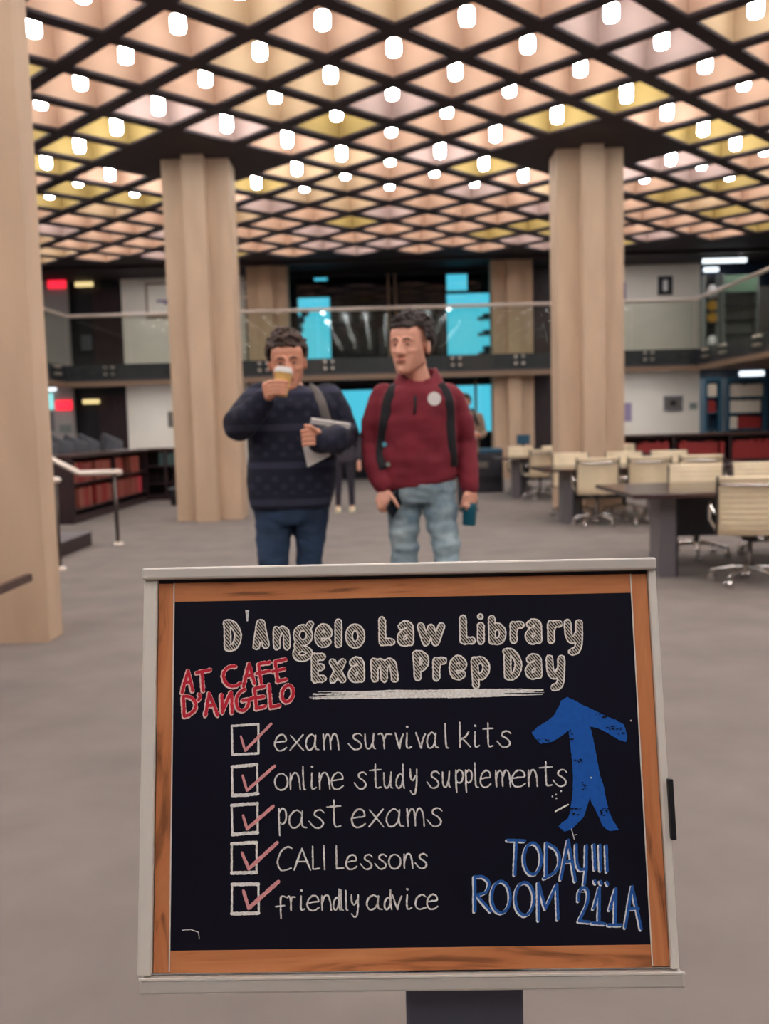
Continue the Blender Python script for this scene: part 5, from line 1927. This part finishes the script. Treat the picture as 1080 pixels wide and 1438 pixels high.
# phone in the lower left hand, bottle in the other
c = V(556, 704, 3.995)
Rp = Matrix.Rotation(.95, 3, 'Z') @ Matrix.Rotation(.8, 3, 'Y')
ph = wthing('phone', 'dark phone in the hand of the man in maroon', 'phone', c)
part(MB().rbox(c, (.07, .009, .14), .004, Rp), 'case', M['black'], ph)
part(MB().rbox(c + Rp @ Vector((0, -.005, 0)), (.062, .002, .128), .0008, Rp), 'screen', M['dark_glass'], ph)
b0, b1 = V(658.5, 738, 4.045), V(660, 706, 4.05)
M['teal'] = mat('teal_bottle', rgb(14, 86, 104), .35, .2)
bo = wthing('water_bottle', 'teal water bottle hanging from the hand of the man in maroon', 'bottle', b0)
ax = b1 - b0
Rt = ax.to_track_quat('Z', 'Y').to_matrix()
ln = ax.length
part(MB().lathe([(.027, 0), (.03, .006), (.03, ln * .85), (.026, ln * .97), (.018, ln)], b0, 28, R=Rt), 'bottle_body', M['teal'], bo, 40)
part(MB().lathe([(.019, 0), (.019, .018), (.014, .022)], b1, 20, R=Rt), 'cap', M['steel'], bo, 40)
part(MB().tube([b1 + Rt @ Vector((.016 * math.cos(a), 0, .03 + .016 * math.sin(a))) for a in [2 * PI * k / 16 for k in range(16)]], .0035, 8, closed=True), 'carry_loop', M['steel'], bo, True)

# ---- woman behind the coffee drinker: dark leggings, cream shoes
Y3 = 15.0
f1, f2 = on_floor(476, 717), on_floor(496, 715)
cx3 = (f1.x + f2.x) / 2
W3 = lambda x, y, z: Vector((cx3 + x, Y3 + y, z))
legs3 = [([W3(-.09, 0, .86), W3(-.1, -.01, .48), Vector((f1.x, Y3 + .03, .08))], [.09, .062, .045]), ([W3(.09, 0, .86), W3(.11, -.01, .48), Vector((f2.x, Y3 + .03, .08))], [.09, .062, .045])]
arms3 = [([W3(-.18, 0, 1.36), W3(-.25, .02, 1.1), W3(-.22, -.06, .88)], [.06, .05, .04]), ([W3(.18, 0, 1.36), W3(.26, .02, 1.1), W3(.25, -.04, .86)], [.06, .05, .04])]


def plain_hand(p, s=1):
    out = [('h', [(p, .028), (p + Vector((0, -.01, -.07)), .026)])]
    for k in range(4):
        q = p + Vector(((k - 1.5) * .018, -.012, -.08))
        out.append(('f', [q, q + Vector((0, -.012, -.04)), q + Vector((0, -.004, -.075))]))
    out.append(('f', [p + Vector((.02 * s, -.025, -.02)), p + Vector((.03 * s, -.045, -.05)), p + Vector((.028 * s, -.05, -.075))]))
    return out


def rows_at(W, lst, Y):
    return lst


def torso_simple(cx, cy, lst):
    return [(Vector((cx, cy, z)), rx, ry, 0) for z, rx, ry in lst]


_old = torso_rings


def torso_rings(rows, Y):
    if rows and isinstance(rows[0][0], Vector):
        return rows
    return _old(rows, Y)


person('person in dark leggings and cream shoes, mostly hidden behind the coffee drinker', (cx3, Y3, 0), W3(0, -.02, 1.56), 0, 0, 0, .95, M['skin2'], M['hair2'], dict(hairline=.06, side_low=-.1, back_low=-.16), W3(0, .01, 1.43),
       torso_simple(cx3, Y3, [(1.45, .07, .06), (1.41, .14, .08), (1.34, .19, .1), (1.15, .18, .11), (.98, .19, .12), (.82, .2, .12)]), Y3, arms3, [plain_hand(W3(-.22, -.07, .84)), plain_hand(W3(.25, -.05, .82), -1)], legs3,
       M['grey_top'], M['leggings'], M['shoe_cream'], 'people in the hall', voxel=.011, top_name='jumper', waist_rows=torso_simple(cx3, Y3, [(.98, .16, .11), (.85, .18, .115), (.78, .17, .1)]), fold=.004, seed=12)
# ---- person in tan behind the man in maroon, carrying a pale cup
Y4 = 14.6
cx4 = at(656, 640, Y4).x
W4 = lambda x, y, z: Vector((cx4 + x, Y4 + y, z))
legs4 = [([W4(-.09, 0, .92), W4(-.1, -.03, .5), W4(-.1, .05, .09)], [.1, .07, .055]), ([W4(.09, 0, .92), W4(.1, -.01, .5), W4(.1, .08, .09)], [.1, .07, .055])]
arms4 = [([W4(-.2, 0, 1.47), W4(-.27, .02, 1.18), W4(-.2, -.14, 1.06)], [.07, .058, .045]), ([W4(.2, 0, 1.47), W4(.27, .02, 1.2), W4(.2, -.2, 1.17)], [.07, .058, .045])]
hd4 = [('h', [(W4(.18, -.25, 1.18), .028), (W4(.14, -.31, 1.2), .026)])]
for k in range(4):
    hd4.append(('f', [W4(.135, -.33, 1.165 + .02 * k), W4(.10, -.36, 1.165 + .02 * k), W4(.065, -.345, 1.165 + .02 * k)]))
hd4.append(('f', [W4(.15, -.29, 1.22), W4(.12, -.26, 1.23), W4(.09, -.255, 1.22)]))
m4, H4, R4, tm4, _t = person('person in a tan top with a dark shoulder strap, behind the man in maroon', (cx4, Y4, 0), W4(-.02, -.02, 1.70), -.5, .05, 0, .98, M['skin'], M['hair2'], dict(hairline=.06), W4(0, .01, 1.55),
       torso_simple(cx4, Y4, [(1.58, .07, .07), (1.53, .15, .09), (1.45, .21, .11), (1.25, .2, .12), (1.05, .19, .12), (.9, .2, .12)]), Y4, arms4, [plain_hand(W4(-.2, -.17, 1.04)), hd4], legs4,
       M['tan_top'], M['leggings'], M['shoe'], 'people in the hall', voxel=.011, top_name='top', waist_rows=torso_simple(cx4, Y4, [(1.02, .17, .11), (.9, .18, .115), (.84, .17, .1)]), fold=.004, seed=15)
c = W4(.095, -.31, 1.13)
cu = wthing('paper_cup', 'small pale cup held by the person in tan', 'cup', c)
part(MB().lathe([(.03, 0), (.04, .12), (.036, .12), (.03, .11)], c, 20), 'cup_body', M['paper'], cu, 40)
sb_ = wthing('shoulder_bag', 'dark bag slung over the shoulder of the person in tan', 'bag', W4(-.2, .12, .95))
part(MB().rbox(W4(-.26, .25, 1.0), (.14, .12, .28), .04, seg=3), 'bag', M['strap'], sb_, True)
strap(tm4, [(662, 574), (667, 586), (671, 598)], .03, M['strap'], 'strap', sb_, Y4)
